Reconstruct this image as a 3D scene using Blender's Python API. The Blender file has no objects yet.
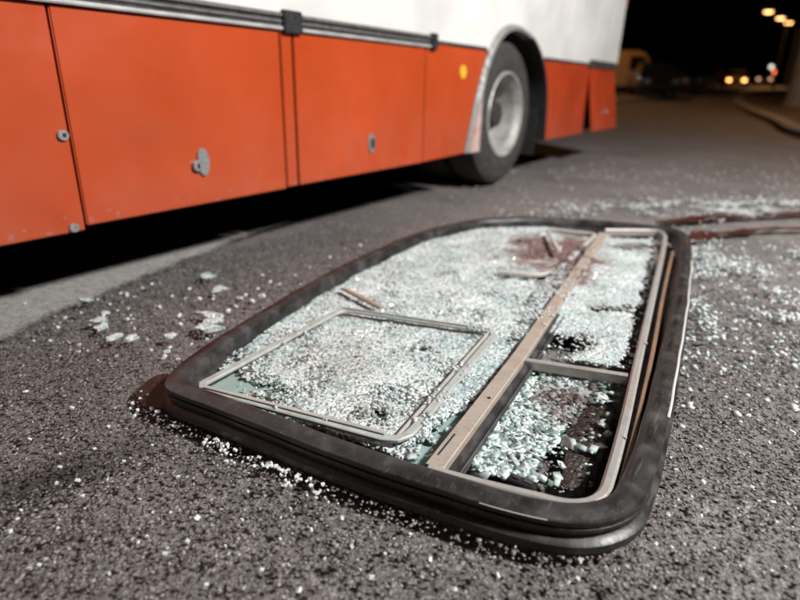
import bpy, bmesh, math, random
import numpy as np
from mathutils import Matrix, Vector, noise
random.seed(7); rng = np.random.default_rng(7)
PI = math.pi

# ------------------------------------------------------------ camera
# photograph: 800 x 600, vanishing point of the bus at (805, 92), nadir at (372, 1800), focal length 569 px
F, CX, CY, H = 569.0, 400.0, 300.0, 0.70
def unit(v):
    v = np.array(v, float); return v/np.linalg.norm(v)
WY = unit((805-CX, 92-CY, F)); WD = unit((372-CX, 1800-CY, F)); WD = unit(WD-WY*WD.dot(WY)); WZ = -WD
WX = np.cross(WY, WZ); RM = np.array([WX, WY, WZ])
sc = bpy.context.scene; col = sc.collection
cam_d = bpy.data.cameras.new('camera'); cam = bpy.data.objects.new('camera', cam_d); col.objects.link(cam)
m = np.eye(4); m[:3, 0] = RM[:, 0]; m[:3, 1] = -RM[:, 1]; m[:3, 2] = -RM[:, 2]; m[:3, 3] = (0, 0, H)
cam.matrix_world = Matrix(m.tolist())
cam_d.sensor_width = 36; cam_d.lens = 36*F/800; cam_d.clip_start = 0.02; cam_d.clip_end = 3000
cam_d.dof.use_dof = True; cam_d.dof.focus_distance = 1.18; cam_d.dof.aperture_fstop = 1.7
sc.camera = cam
sc.view_settings.view_transform = 'Standard'; sc.view_settings.look = 'None'
sc.cycles.max_bounces = 8; sc.cycles.transmission_bounces = 5; sc.cycles.caustics_refractive = False; sc.cycles.caustics_reflective = False
sc.view_settings.exposure = 0.0; sc.view_settings.gamma = 1.0
# ------------------------------------------------------------ night sky: sun far below the horizon
w = bpy.data.worlds.new('World'); sc.world = w; w.use_nodes = True
wn = w.node_tree.nodes; bg = wn['Background']
sky_t = wn.new('ShaderNodeTexSky'); sky_t.sky_type = 'NISHITA'; sky_t.sun_disc = False
sky_t.sun_elevation = math.radians(-6); sky_t.sun_rotation = math.radians(200)
w.node_tree.links.new(sky_t.outputs[0], bg.inputs[0]); bg.inputs[1].default_value = 0.05
# ------------------------------------------------------------ the photographer's strobe, the only key light
fl_d = bpy.data.lights.new('strobe', 'AREA'); fl_d.shape = 'DISK'; fl_d.size = 0.7; fl_d.energy = 760; fl_d.color = (1.0, 0.98, 0.96)
fl = bpy.data.objects.new('strobe', fl_d); col.objects.link(fl)
FL = Vector((3.4, 2.1, 4.3)); fl.location = FL
fl.rotation_euler = (Vector((-1.2, 4.2, 0.3))-FL).to_track_quat('-Z', 'Y').to_euler()

# ------------------------------------------------------------ pixel helpers (ground rises gently far off)
def zg(y): return 0.021*(math.sqrt((y-16)**2+9)-3+(y-16))/2 if y < 170 else zg(169.9)
def ray(x, y): return RM@np.array([x-CX, y-CY, F])
def g(x, y, z=0.0):
    d = ray(x, y); t = (z-H)/d[2]; return Vector((d[0]*t, d[1]*t, z))
def onx(x, y, X0):
    d = ray(x, y); t = X0/d[0]; return Vector((X0, d[1]*t, H+d[2]*t))
def at_y(x, y, Y):
    d = ray(x, y); t = Y/d[1]; return Vector((d[0]*t, Y, H+d[2]*t))
def proj(P):
    c = (np.asarray(P)-np.array([0, 0, H]))@RM
    return c[..., :2]/c[..., 2:3]*F+np.array([CX, CY])

# ------------------------------------------------------------ materials
def newmat(name):
    m = bpy.data.materials.new(name); m.use_nodes = True
    return m, m.node_tree.nodes, m.node_tree.links, m.node_tree.nodes['Principled BSDF']
def ramp(n, stops):
    r = n.new('ShaderNodeValToRGB'); e = r.color_ramp.elements
    while len(e) < len(stops): e.new(0.5)
    for k, (p, c) in enumerate(stops):
        e[k].position = p; e[k].color = (*c, 1) if not isinstance(c, (int, float)) else (c, c, c, 1)
    return r
def tex(n, l, kind, scale, detail=4, src=None):
    t = n.new('ShaderNodeTex'+kind); t.inputs['Scale'].default_value = scale
    if kind == 'Noise': t.inputs['Detail'].default_value = detail
    if src is None:
        tc = n.new('ShaderNodeTexCoord'); src = tc.outputs['Object']
    l.new(src, t.inputs['Vector']); return t
def mixc(n, l, fac, a, b, mode='MIX'):
    x = n.new('ShaderNodeMix'); x.data_type = 'RGBA'; x.blend_type = mode
    for s, v in ((x.inputs[0], fac), (x.inputs[6], a), (x.inputs[7], b)):
        if hasattr(v, 'links'): l.new(v, s)
        elif isinstance(v, (int, float)): s.default_value = v
        else: s.default_value = (*v, 1)
    return x.outputs[2]
def bump(n, l, p, h, strength, dist, prev=None):
    b = n.new('ShaderNodeBump'); b.inputs['Strength'].default_value = strength; b.inputs['Distance'].default_value = dist
    l.new(h, b.inputs['Height'])
    if prev is not None: l.new(prev, b.inputs['Normal'])
    l.new(b.outputs[0], p.inputs['Normal']); return b.outputs[0]

def simple(name, c, rough=0.5, metal=0.0, dirt=0.0, dirt_c=(0.05, 0.04, 0.035), dscale=14, bmp=0.0, bscale=60, emit=None, es=0, coat=0.0):
    m, n, l, p = newmat(name)
    p.inputs['Roughness'].default_value = rough; p.inputs['Metallic'].default_value = metal
    p.inputs['Coat Weight'].default_value = coat
    p.inputs['Base Color'].default_value = (*c, 1)
    if dirt:
        t = tex(n, l, 'Noise', dscale, 8); r = ramp(n, [(0.42, 0.0), (0.72, dirt)]); l.new(t.outputs[0], r.inputs[0])
        l.new(mixc(n, l, r.outputs[0], c, dirt_c), p.inputs['Base Color'])
        r2 = ramp(n, [(0.3, rough), (0.75, min(1, rough+0.3))]); l.new(t.outputs[0], r2.inputs[0]); l.new(r2.outputs[0], p.inputs['Roughness'])
    if bmp:
        t = tex(n, l, 'Noise', bscale, 3); bump(n, l, p, t.outputs[0], bmp, 0.01)
    if emit:
        p.inputs['Emission Color'].default_value = (*emit, 1); p.inputs['Emission Strength'].default_value = es
    return m

def dark_patch(n, l, o, c):
    # darker elongated patch left of the window, multiplied into the road colour
    mp = n.new('ShaderNodeMapping'); mp.vector_type = 'TEXTURE'
    a, b = g(0, 492), g(95, 455); mid_ = (a+b)/2
    mp.inputs['Location'].default_value = (*mid_[:2], 0); mp.inputs['Rotation'].default_value = (0, 0, math.atan2(b.y-a.y, b.x-a.x)); mp.inputs['Scale'].default_value = (0.24, 0.08, 1)
    l.new(o, mp.inputs[0])
    ln = n.new('ShaderNodeVectorMath'); ln.operation = 'LENGTH'; l.new(mp.outputs[0], ln.inputs[0])
    ad = n.new('ShaderNodeMath'); ad.operation = 'ADD'; nz = tex(n, l, 'Noise', 16, 5, o); l.new(ln.outputs['Value'], ad.inputs[0]); l.new(nz.outputs[0], ad.inputs[1])
    rs = ramp(n, [(0.75/3, 0.30), (1.6/3, 1.0)]); dv = n.new('ShaderNodeMath'); dv.operation = 'DIVIDE'; dv.inputs[1].default_value = 3; l.new(ad.outputs[0], dv.inputs[0]); l.new(dv.outputs[0], rs.inputs[0])
    c = mixc(n, l, 1.0, c, rs.outputs[0], 'MULTIPLY')
    return c

def asphalt():
    m, n, l, p = newmat('asphalt')
    tc = n.new('ShaderNodeTexCoord'); o = tc.outputs['Object']
    wn_ = tex(n, l, 'Noise', 70, 2, o)
    va = n.new('ShaderNodeVectorMath'); va.operation = 'MULTIPLY_ADD'; va.inputs[1].default_value = (0.006,)*3
    l.new(wn_.outputs['Color'], va.inputs[0]); l.new(o, va.inputs[2]); o2 = va.outputs[0]
    v = tex(n, l, 'Voronoi', 120, src=o2); v2 = tex(n, l, 'Voronoi', 310, src=o2)
    fine = tex(n, l, 'Noise', 600, 6, o); big = tex(n, l, 'Noise', 1.7, 6, o); mid = tex(n, l, 'Noise', 22, 5, o)
    sep = n.new('ShaderNodeSeparateColor'); l.new(v.outputs['Color'], sep.inputs[0])
    sep2 = n.new('ShaderNodeSeparateColor'); l.new(v2.outputs['Color'], sep2.inputs[0])
    c1 = ramp(n, [(0.0, (0.10, 0.087, 0.083)), (0.45, (0.145, 0.130, 0.124)), (0.85, (0.185, 0.167, 0.160)), (0.98, (0.34, 0.31, 0.30))]); l.new(sep.outputs[0], c1.inputs[0])
    c2 = ramp(n, [(0.0, (0.09, 0.079, 0.075)), (0.6, (0.15, 0.134, 0.128)), (1.0, (0.30, 0.275, 0.265))]); l.new(sep2.outputs[1], c2.inputs[0])
    c = mixc(n, l, 0.5, c1.outputs[0], c2.outputs[0])
    e = ramp(n, [(0.0, 1.0), (0.0045, 1.0), (0.0075, 0.25)])                     # dark bitumen between chips
    sc_ = n.new('ShaderNodeMath'); sc_.operation = 'MULTIPLY'; sc_.inputs[1].default_value = 1.0; l.new(v.outputs['Distance'], sc_.inputs[0])
    e = ramp(n, [(0.30, 1.0), (0.80, 0.62)]); l.new(sc_.outputs[0], e.inputs[0])
    c = mixc(n, l, 1.0, c, e.outputs[0], 'MULTIPLY')
    rb = ramp(n, [(0.3, 0.95), (0.7, 1.48)]); l.new(big.outputs[0], rb.inputs[0]); c = mixc(n, l, 1.0, c, rb.outputs[0], 'MULTIPLY')
    rm_ = ramp(n, [(0.3, 0.75), (0.7, 1.2)]); l.new(mid.outputs[0], rm_.inputs[0]); c = mixc(n, l, 0.8, c, rm_.outputs[0], 'MULTIPLY')
    c = dark_patch(n, l, o, c)
    l.new(c, p.inputs['Base Color'])
    p.inputs['Roughness'].default_value = 0.72
    inv = ramp(n, [(0.0, 1.0), (0.85, 0.0)]); l.new(v.outputs['Distance'], inv.inputs[0])
    inv2 = ramp(n, [(0.0, 1.0), (0.85, 0.0)]); l.new(v2.outputs['Distance'], inv2.inputs[0])
    b1 = bump(n, l, p, inv.outputs[0], 0.6, 0.003)
    b2 = bump(n, l, p, inv2.outputs[0], 0.6, 0.0014, b1)
    b3 = bump(n, l, p, fine.outputs[0], 0.5, 0.0012, b2)
    bump(n, l, p, mid.outputs[0], 0.35, 0.01, b3)
    return m

def stone_mat():
    m, n, l, p = newmat('road_chip')
    gm = n.new('ShaderNodeNewGeometry')
    r = ramp(n, [(0.0, (0.09, 0.079, 0.075)), (0.45, (0.17, 0.152, 0.145)), (0.88, (0.265, 0.24, 0.23)), (0.99, (0.42, 0.39, 0.37))])
    l.new(gm.outputs['Random Per Island'], r.inputs[0])
    t = tex(n, l, 'Noise', 260, 4); r2 = ramp(n, [(0.3, 0.65), (0.7, 1.2)]); l.new(t.outputs[0], r2.inputs[0])
    tc = n.new('ShaderNodeTexCoord'); l.new(dark_patch(n, l, tc.outputs['Object'], mixc(n, l, 1.0, r.outputs[0], r2.outputs[0], 'MULTIPLY')), p.inputs['Base Color'])
    p.inputs['Roughness'].default_value = 0.6; bump(n, l, p, t.outputs[0], 0.5, 0.001)
    return m

def crumb_mat(name, lo, hi, trans, rough=0.06, tl=0.5):
    m, n, l, p = newmat(name)
    gm = n.new('ShaderNodeNewGeometry')
    r = ramp(n, [(0.0, lo), (trans, tuple((a+b)/2 for a, b in zip(lo, hi))), (min(1, trans+0.3), hi)]); l.new(gm.outputs['Random Per Island'], r.inputs[0])
    at = n.new('ShaderNodeAttribute'); at.attribute_name = 'stain'
    sp = n.new('ShaderNodeSeparateColor'); l.new(at.outputs['Color'], sp.inputs[0])
    c = mixc(n, l, sp.outputs[0], r.outputs[0], (0.125, 0.010, 0.008))
    c = mixc(n, l, sp.outputs[1], c, (0.30, 0.16, 0.085))
    c = mixc(n, l, sp.outputs[2], c, (0.60, 0.76, 0.735))
    l.new(c, p.inputs['Base Color'])
    p.inputs['Roughness'].default_value = rough; p.inputs['IOR'].default_value = 1.5
    r2 = ramp(n, [(trans*0.5, 0.7), (trans*0.5+0.12, 0.05)]); l.new(gm.outputs['Random Per Island'], r2.inputs[0])
    l.new(r2.outputs[0], p.inputs['Transmission Weight'])
    tb = n.new('ShaderNodeBsdfTranslucent'); l.new(c, tb.inputs[0]); mx = n.new('ShaderNodeMixShader'); mx.inputs[0].default_value = tl
    l.new(p.outputs[0], mx.inputs[1]); l.new(tb.outputs[0], mx.inputs[2]); l.new(mx.outputs[0], n['Material Output'].inputs[0])
    return m

def crazed_mat():
    m, n, l, p = newmat('crazed_glass')
    tc = n.new('ShaderNodeTexCoord'); o = tc.outputs['Object']
    v = tex(n, l, 'Voronoi', 150, src=o); e = tex(n, l, 'Voronoi', 150, src=o); e.feature = 'DISTANCE_TO_EDGE'
    sp = n.new('ShaderNodeSeparateColor'); l.new(v.outputs['Color'], sp.inputs[0])
    c1 = ramp(n, [(0.0, (0.42, 0.49, 0.485)), (0.5, (0.60, 0.64, 0.64)), (1.0, (0.79, 0.80, 0.80))]); l.new(sp.outputs[0], c1.inputs[0])
    big = tex(n, l, 'Noise', 9, 5, o); rb = ramp(n, [(0.36, (0.64, 0.735, 0.725)), (0.60, (1.0, 1.0, 1.0))]); l.new(big.outputs[0], rb.inputs[0])
    c = mixc(n, l, 1.0, c1.outputs[0], rb.outputs[0], 'MULTIPLY')
    re = ramp(n, [(0.0, (0.50, 0.62, 0.61)), (0.10, (1, 1, 1))]); l.new(e.outputs['Distance'], re.inputs[0]); c = mixc(n, l, 0.7, c, re.outputs[0], 'MULTIPLY')
    at = n.new('ShaderNodeAttribute'); at.attribute_name = 'stain'; s2 = n.new('ShaderNodeSeparateColor'); l.new(at.outputs['Color'], s2.inputs[0])
    c = mixc(n, l, s2.outputs[0], c, (0.125, 0.010, 0.008)); c = mixc(n, l, s2.outputs[1], c, (0.30, 0.16, 0.085)); l.new(c, p.inputs['Base Color'])
    gm = n.new('ShaderNodeNewGeometry'); sb = n.new('ShaderNodeVectorMath'); sb.operation = 'SUBTRACT'; sb.inputs[1].default_value = (0.5,)*3; l.new(v.outputs['Color'], sb.inputs[0])
    ma = n.new('ShaderNodeVectorMath'); ma.operation = 'MULTIPLY_ADD'; ma.inputs[1].default_value = (0.75,)*3; l.new(sb.outputs[0], ma.inputs[0]); l.new(gm.outputs['Normal'], ma.inputs[2])
    nn = n.new('ShaderNodeVectorMath'); nn.operation = 'NORMALIZE'; l.new(ma.outputs[0], nn.inputs[0]); l.new(nn.outputs[0], p.inputs['Normal'])
    p.inputs['Roughness'].default_value = 0.08; p.inputs['IOR'].default_value = 1.5
    return m

def paint(name, c, rough=0.2):
    m, n, l, p = newmat(name)
    tc = n.new('ShaderNodeTexCoord'); o = tc.outputs['Object']
    big = tex(n, l, 'Noise', 1.6, 4, o); fine = tex(n, l, 'Noise', 35, 8, o)
    mp = n.new('ShaderNodeMapping'); mp.inputs['Scale'].default_value = (1, 3, 1.2); l.new(o, mp.inputs[0])
    st = tex(n, l, 'Noise', 4, 6, mp.outputs[0])
    r = ramp(n, [(0.3, tuple(x*0.86 for x in c)), (0.7, tuple(min(1, x*1.08) for x in c))]); l.new(big.outputs[0], r.inputs[0])
    r2 = ramp(n, [(0.58, 0.0), (0.80, 0.06)]); l.new(st.outputs[0], r2.inputs[0])
    cc = mixc(n, l, r2.outputs[0], r.outputs[0], (c[0]*0.55+0.05, c[1]*0.55+0.04, c[2]*0.55+0.04))
    # road dirt and chips thickening towards the lower edge of the skirt
    sx = n.new('ShaderNodeSeparateXYZ'); l.new(o, sx.inputs[0])
    hz = n.new('ShaderNodeMapRange'); hz.inputs[1].default_value = 0.26; hz.inputs[2].default_value = 0.42; hz.inputs[3].default_value = 0.10; hz.inputs[4].default_value = -0.12
    l.new(sx.outputs[2], hz.inputs[0])
    ad = n.new('ShaderNodeMath'); ad.operation = 'ADD'; l.new(fine.outputs[0], ad.inputs[0]); l.new(hz.outputs[0], ad.inputs[1])
    r3 = ramp(n, [(0.66, 0.0), (0.72, 0.6)]); l.new(ad.outputs[0], r3.inputs[0])
    cc = mixc(n, l, r3.outputs[0], cc, (0.24, 0.20, 0.20))
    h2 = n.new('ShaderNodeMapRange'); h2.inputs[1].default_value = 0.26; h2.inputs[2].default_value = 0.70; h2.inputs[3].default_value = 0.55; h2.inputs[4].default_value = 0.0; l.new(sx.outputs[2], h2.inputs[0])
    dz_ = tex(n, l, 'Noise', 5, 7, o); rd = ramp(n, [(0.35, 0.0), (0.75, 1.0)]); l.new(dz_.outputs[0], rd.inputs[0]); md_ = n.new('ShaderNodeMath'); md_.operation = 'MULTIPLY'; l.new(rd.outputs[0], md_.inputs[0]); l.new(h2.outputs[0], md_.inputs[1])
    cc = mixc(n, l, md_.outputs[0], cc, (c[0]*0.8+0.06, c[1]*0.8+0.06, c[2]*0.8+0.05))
    l.new(cc, p.inputs['Base Color'])
    rr = ramp(n, [(0.3, rough), (0.75, rough+0.25)]); l.new(big.outputs[0], rr.inputs[0]); l.new(rr.outputs[0], p.inputs['Roughness'])
    p.inputs['Specular IOR Level'].default_value = 0.5
    dn = tex(n, l, 'Noise', 3.2, 2, o); b1 = bump(n, l, p, dn.outputs[0], 0.4, 0.05); bump(n, l, p, fine.outputs[0], 0.05, 0.004, b1)
    return m

def rubber():
    m, n, l, p = newmat('rubber')
    tc = n.new('ShaderNodeTexCoord'); o = tc.outputs['Object']
    t = tex(n, l, 'Noise', 16, 9, o); f_ = tex(n, l, 'Noise', 90, 8, o)
    mp = n.new('ShaderNodeMapping'); mp.inputs['Scale'].default_value = (60, 4, 60); mp.inputs['Rotation'].default_value = (0, 0, 0.12); l.new(o, mp.inputs[0])
    s = tex(n, l, 'Noise', 3, 6, mp.outputs[0])
    r = ramp(n, [(0.35, (0.011, 0.0105, 0.0105)), (0.55, (0.026, 0.024, 0.024)), (0.75, (0.075, 0.068, 0.065))]); l.new(t.outputs[0], r.inputs[0])
    r2 = ramp(n, [(0.6, 0.0), (0.78, 0.55)]); l.new(s.outputs[0], r2.inputs[0])
    c = mixc(n, l, r2.outputs[0], r.outputs[0], (0.13, 0.12, 0.12))
    r4 = ramp(n, [(0.62, 0.0), (0.75, 0.5)]); l.new(f_.outputs[0], r4.inputs[0]); c = mixc(n, l, r4.outputs[0], c, (0.13, 0.115, 0.105))
    l.new(c, p.inputs['Base Color'])
    r3 = ramp(n, [(0.3, 0.30), (0.75, 0.62)]); l.new(t.outputs[0], r3.inputs[0]); l.new(r3.outputs[0], p.inputs['Roughness'])
    bump(n, l, p, f_.outputs[0], 0.35, 0.002)
    return m

def worn_alu(name, c, rust=0.0, rough=0.34, metal=0.75):
    m, n, l, p = newmat(name)
    tc = n.new('ShaderNodeTexCoord'); o = tc.outputs['Object']
    t = tex(n, l, 'Noise', 12, 8, o); f_ = tex(n, l, 'Noise', 120, 6, o)
    r = ramp(n, [(0.3, tuple(x*0.7 for x in c)), (0.65, c)]); l.new(t.outputs[0], r.inputs[0])
    r2 = ramp(n, [(0.55, 0.0), (0.70, max(rust, 0.25))]); l.new(f_.outputs[0], r2.inputs[0])
    cc = mixc(n, l, r2.outputs[0], r.outputs[0], (0.20, 0.10, 0.05) if rust else (0.10, 0.085, 0.075))
    if rust:
        r5 = ramp(n, [(0.45, 0.0), (0.62, rust)]); l.new(t.outputs[0], r5.inputs[0]); cc = mixc(n, l, r5.outputs[0], cc, (0.26, 0.13, 0.055))
    l.new(cc, p.inputs['Base Color']); p.inputs['Metallic'].default_value = metal
    rr = ramp(n, [(0.3, rough), (0.7, rough+0.25)]); l.new(f_.outputs[0], rr.inputs[0]); l.new(rr.outputs[0], p.inputs['Roughness'])
    return m

def glassy(name, c, rough=0.04, trans=1.0):
    m, n, l, p = newmat(name)
    p.inputs['Base Color'].default_value = (*c, 1); p.inputs['Roughness'].default_value = rough
    p.inputs['Transmission Weight'].default_value = trans; p.inputs['IOR'].default_value = 1.45
    return m

M = dict(
    asphalt=asphalt(), chip=stone_mat(),
    line=simple('worn_line_paint', (0.46, 0.44, 0.415), 0.8, dirt=0.8, dirt_c=(0.22, 0.205, 0.195), dscale=40, bmp=0.6, bscale=140),
    orange=paint('orange_paint', (0.44, 0.060, 0.015)), orange_dim=paint('orange_dim_paint', (0.41, 0.050, 0.014)), white=paint('white_paint', (0.655, 0.65, 0.625), 0.38),  # second orange is the same paint darkened for light falloff at the rear
    grey_trim=simple('grey_trim', (0.20, 0.195, 0.19), 0.4, 0.3, dirt=0.5, dscale=30),
    arch=simple('arch_trim', (0.30, 0.295, 0.285), 0.45, 0.2, dirt=0.5, dscale=30),
    scuffed=simple('scuffed_panel', (0.50, 0.40, 0.38), 0.55, dirt=0.7, dirt_c=(0.42, 0.10, 0.04), dscale=25),
    chrome=worn_alu('bright_trim', (0.58, 0.57, 0.56), 0, 0.35, 0.3),
    black=simple('black_plastic', (0.012, 0.012, 0.013), 0.45, dirt=0.4, dirt_c=(0.05, 0.048, 0.045), dscale=60),
    dark=simple('underbody', (0.010, 0.010, 0.010), 0.9),
    groove=simple('dark_groove', (0.022, 0.022, 0.022), 0.5, dirt=0.7, dirt_c=(0.10, 0.095, 0.09), dscale=20),
    tyre=simple('tyre_rubber', (0.030, 0.029, 0.028), 0.7, dirt=0.6, dirt_c=(0.075, 0.07, 0.065), dscale=16, bmp=0.25, bscale=90),
    rim=simple('rim_paint', (0.56, 0.55, 0.53), 0.42, 0.45, dirt=0.65, dirt_c=(0.12, 0.11, 0.10), dscale=11),
    hub=simple('shaded_hub', (0.045, 0.04, 0.036), 0.6, 0.3, dirt=0.7, dirt_c=(0.04, 0.035, 0.03), dscale=30),  # hub and disc colour darkened for the shade deep inside the wheel
    zinc=simple('zinc_latch', (0.40, 0.40, 0.40), 0.35, 0.6, dirt=0.7, dirt_c=(0.10, 0.09, 0.08), dscale=90),
    yellow=simple('yellow_disc', (0.70, 0.40, 0.03), 0.5),
    red_lens=simple('red_lens', (0.25, 0.01, 0.012), 0.15),
    busglass=simple('bus_glass', (0.010, 0.013, 0.014), 0.05),
    rubber=rubber(),
    alu=worn_alu('aluminium_rail', (0.60, 0.58, 0.55), 0.35, 0.3, 0.45), alu_w=worn_alu('pale_aluminium', (0.60, 0.585, 0.56), 0.12, 0.5, 0.4),
    beige=worn_alu('beige_rail', (0.54, 0.47, 0.405), 0.40, 0.5, 0.35), rust=worn_alu('rusty_strip', (0.24, 0.15, 0.10), 0.7, 0.65, 0.2),
    bead=simple('pale_bead', (0.72, 0.71, 0.69), 0.4, 0.3),
    pane=glassy('sheet_glass', (0.42, 0.57, 0.545), 0.12, 0.35),
    sashglass=simple('milky_glass', (0.43, 0.47, 0.455), 0.3, 0.1, dirt=0.7, dirt_c=(0.30, 0.26, 0.225), dscale=30),
    crazed=crazed_mat(),
    crumb=crumb_mat('crumb_glass', (0.60, 0.715, 0.705), (0.87, 0.89, 0.89), 0.35, 0.03, 0.27),
    slabc=crumb_mat('packed_crumb_glass', (0.64, 0.72, 0.72), (0.86, 0.88, 0.88), 0.2, 0.05, 0.25),
    teal=crumb_mat('teal_crumb_glass', (0.62, 0.80, 0.775), (0.90, 0.955, 0.945), 0.5, 0.02, 0.3),
    liquid=simple('dark_red_liquid', (0.030, 0.008, 0.006), 0.25, dirt=0.7, dirt_c=(0.12, 0.038, 0.018), dscale=30, bmp=0.6, bscale=120),
    liquid2=simple('brown_red_liquid', (0.040, 0.014, 0.009), 0.4, dirt=0.8, dirt_c=(0.075, 0.030, 0.018), dscale=60, bmp=0.9, bscale=150),
    wet=simple('dark_wet', (0.022, 0.013, 0.010), 0.3, dirt=0.6, dirt_c=(0.05, 0.032, 0.025), dscale=80, bmp=0.8, bscale=120),
    kerb=simple('kerb_stone', (0.30, 0.27, 0.24), 0.85, dirt=0.6, dirt_c=(0.16, 0.14, 0.12), dscale=3, bmp=0.4),
    verge=simple('verge_earth', (0.12, 0.09, 0.065), 0.95, dirt=0.6, dirt_c=(0.05, 0.045, 0.025), dscale=2, bmp=0.8, bscale=8),
    pave=simple('pavement', (0.17, 0.15, 0.135), 0.9, dirt=0.5, dscale=2),
    concrete=simple('concrete', (0.24, 0.21, 0.19), 0.9, dirt=0.5, dirt_c=(0.12, 0.10, 0.09), dscale=2, bmp=0.4, bscale=20),
    steel=simple('lamp_steel', (0.022, 0.022, 0.022), 0.6, 0.0),
    sodium=simple('sodium_lamp', (1, 0.6, 0.3), 0.5, emit=(1.0, 0.48, 0.16), es=7),
    sodium_far=simple('headlight_warm', (1, 0.6, 0.3), 0.5, emit=(1.0, 0.40, 0.10), es=9),
    dimlamp=simple('headlight_dim', (1, 0.6, 0.3), 0.5, emit=(0.9, 0.5, 0.32), es=2.2),
    whitelamp=simple('white_lamp', (1, 1, 1), 0.5, emit=(0.95, 0.95, 0.82), es=2.0),
    redlamp=simple('red_lamp', (1, 0.2, 0.1), 0.5, emit=(1.0, 0.16, 0.05), es=4),
    lens=simple('clear_lens', (0.10, 0.10, 0.10), 0.3),
)
CARP = [simple('car_paint_'+k, c, 0.28, 0.2, coat=0.4) for k, c in (('grey', (0.10, 0.10, 0.105)), ('maroon', (0.14, 0.02, 0.018)), ('silver', (0.30, 0.29, 0.28)), ('black', (0.02, 0.02, 0.022)), ('beige', (0.30, 0.25, 0.18)))]
M['vanpaint'] = simple('van_paint', (0.40, 0.22, 0.045), 0.4, coat=0.2)

# ------------------------------------------------------------ mesh helpers
def put(name, verts, faces, mat, parent=None, smooth=False, bevel=0.0):
    me = bpy.data.meshes.new(name)
    off = parent.matrix_world.inverted() if False else None
    L = Vector((0, 0, 0))
    q = parent
    while q is not None: L = L+q.location; q = q.parent
    me.from_pydata([tuple(Vector(v)-L) for v in verts], [], faces); me.update()
    bm = bmesh.new(); bm.from_mesh(me); bmesh.ops.recalc_face_normals(bm, faces=bm.faces)
    if bevel:
        es = [e for e in bm.edges if len(e.link_faces) == 2 and e.calc_face_angle() > 0.6]
        bmesh.ops.bevel(bm, geom=es, offset=bevel, segments=2, affect='EDGES', clamp_overlap=True)
    bm.to_mesh(me); bm.free()
    if smooth:
        for p in me.polygons: p.use_smooth = True
        try: me.set_sharp_from_angle(angle=math.radians(38))
        except Exception: pass
    o = bpy.data.objects.new(name, me); col.objects.link(o); me.materials.append(M[mat] if isinstance(mat, str) else mat)
    if parent is not None: o.parent = parent
    return o
def empty(name, loc, label, cat, group=None, rz=0):
    o = bpy.data.objects.new(name, None); col.objects.link(o); o.location = loc; o.rotation_euler[2] = rz; o.empty_display_size = 0.1
    tag(o, label, cat, group); return o
def tag(o, label=None, cat=None, group=None, kind=None):
    if label: o['label'] = label
    if cat: o['category'] = cat
    if group: o['group'] = group
    if kind: o['kind'] = kind
    return o
def boxg(x0, x1, y0, y1, z0, z1):
    v = [(x, y, z) for x in (x0, x1) for y in (y0, y1) for z in (z0, z1)]
    return v, [(0, 1, 3, 2), (4, 6, 7, 5), (0, 4, 5, 1), (2, 3, 7, 6), (0, 2, 6, 4), (1, 5, 7, 3)]
def box(name, x0, x1, y0, y1, z0, z1, mat, parent=None, bevel=0.0):
    v, f = boxg(x0, x1, y0, y1, z0, z1); return put(name, v, f, mat, parent, False, bevel)
def prism(name, yz, x0, x1, mat, parent, bevel=0.0, smooth=False):
    """closed polygon in (y, z) extruded along x"""
    k = len(yz); v = [(x0, y, z) for y, z in yz]+[(x1, y, z) for y, z in yz]
    f = [tuple(range(k)), tuple(range(2*k-1, k-1, -1))]+[(i, (i+1) % k, (i+1) % k+k, i+k) for i in range(k)]
    return put(name, v, f, mat, parent, smooth, bevel)
def sweep(name, path, prof, mat, parent=None, closed=False, smooth=True, pclosed=True):
    """path of 3-D points, prof of (outward, up) offsets; outward = right of the direction of travel"""
    P = [Vector(p) for p in path]; n = len(P); k = len(prof); v = []; f = []
    for i in range(n):
        a = P[(i-1) % n] if (closed or i) else P[i]; b = P[(i+1) % n] if (closed or i < n-1) else P[i]
        t = (b-a); t.z = 0; t.normalize(); o = Vector((t.y, -t.x, 0))
        sc_ = 1.0
        for (q, z) in prof: v.append(P[i]+o*q*sc_+Vector((0, 0, z)))
    for i in range(n if closed else n-1):
        j = (i+1) % n
        for q in range(k if pclosed else k-1):
            r = (q+1) % k; f.append((i*k+q, j*k+q, j*k+r, i*k+r))
    if not closed and pclosed:
        f.append(tuple(range(k))); f.append(tuple(range((n-1)*k, n*k)))
    return put(name, v, f, mat, parent, smooth)
def lathe_x(name, c, prof, mat, parent, seg=56):
    """prof of (x offset, radius) turned about the x axis through c"""
    v = []; f = []; k = len(prof)
    for s in range(seg):
        a = 2*PI*s/seg
        for (x, r) in prof: v.append((c[0]+x, c[1]+r*math.cos(a), c[2]+r*math.sin(a)))
    for s in range(seg):
        t = (s+1) % seg
        for q in range(k-1): f.append((s*k+q, t*k+q, t*k+q+1, s*k+q+1))
    return put(name, v, f, mat, parent, True)
def catmull(pts, per=8, closed=True):
    n = len(pts); out = []
    for i in range(n if closed else n-1):
        p = [pts[(i+d) % n] if closed else pts[min(max(i+d, 0), n-1)] for d in (-1, 0, 1, 2)]
        for s in range(per):
            t = s/per
            out.append(0.5*((2*p[1])+(p[2]-p[0])*t+(2*p[0]-5*p[1]+4*p[2]-p[3])*t*t+(3*p[1]-p[0]-3*p[2]+p[3])*t**3))
    if not closed: out.append(pts[-1].copy())
    return out
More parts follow.
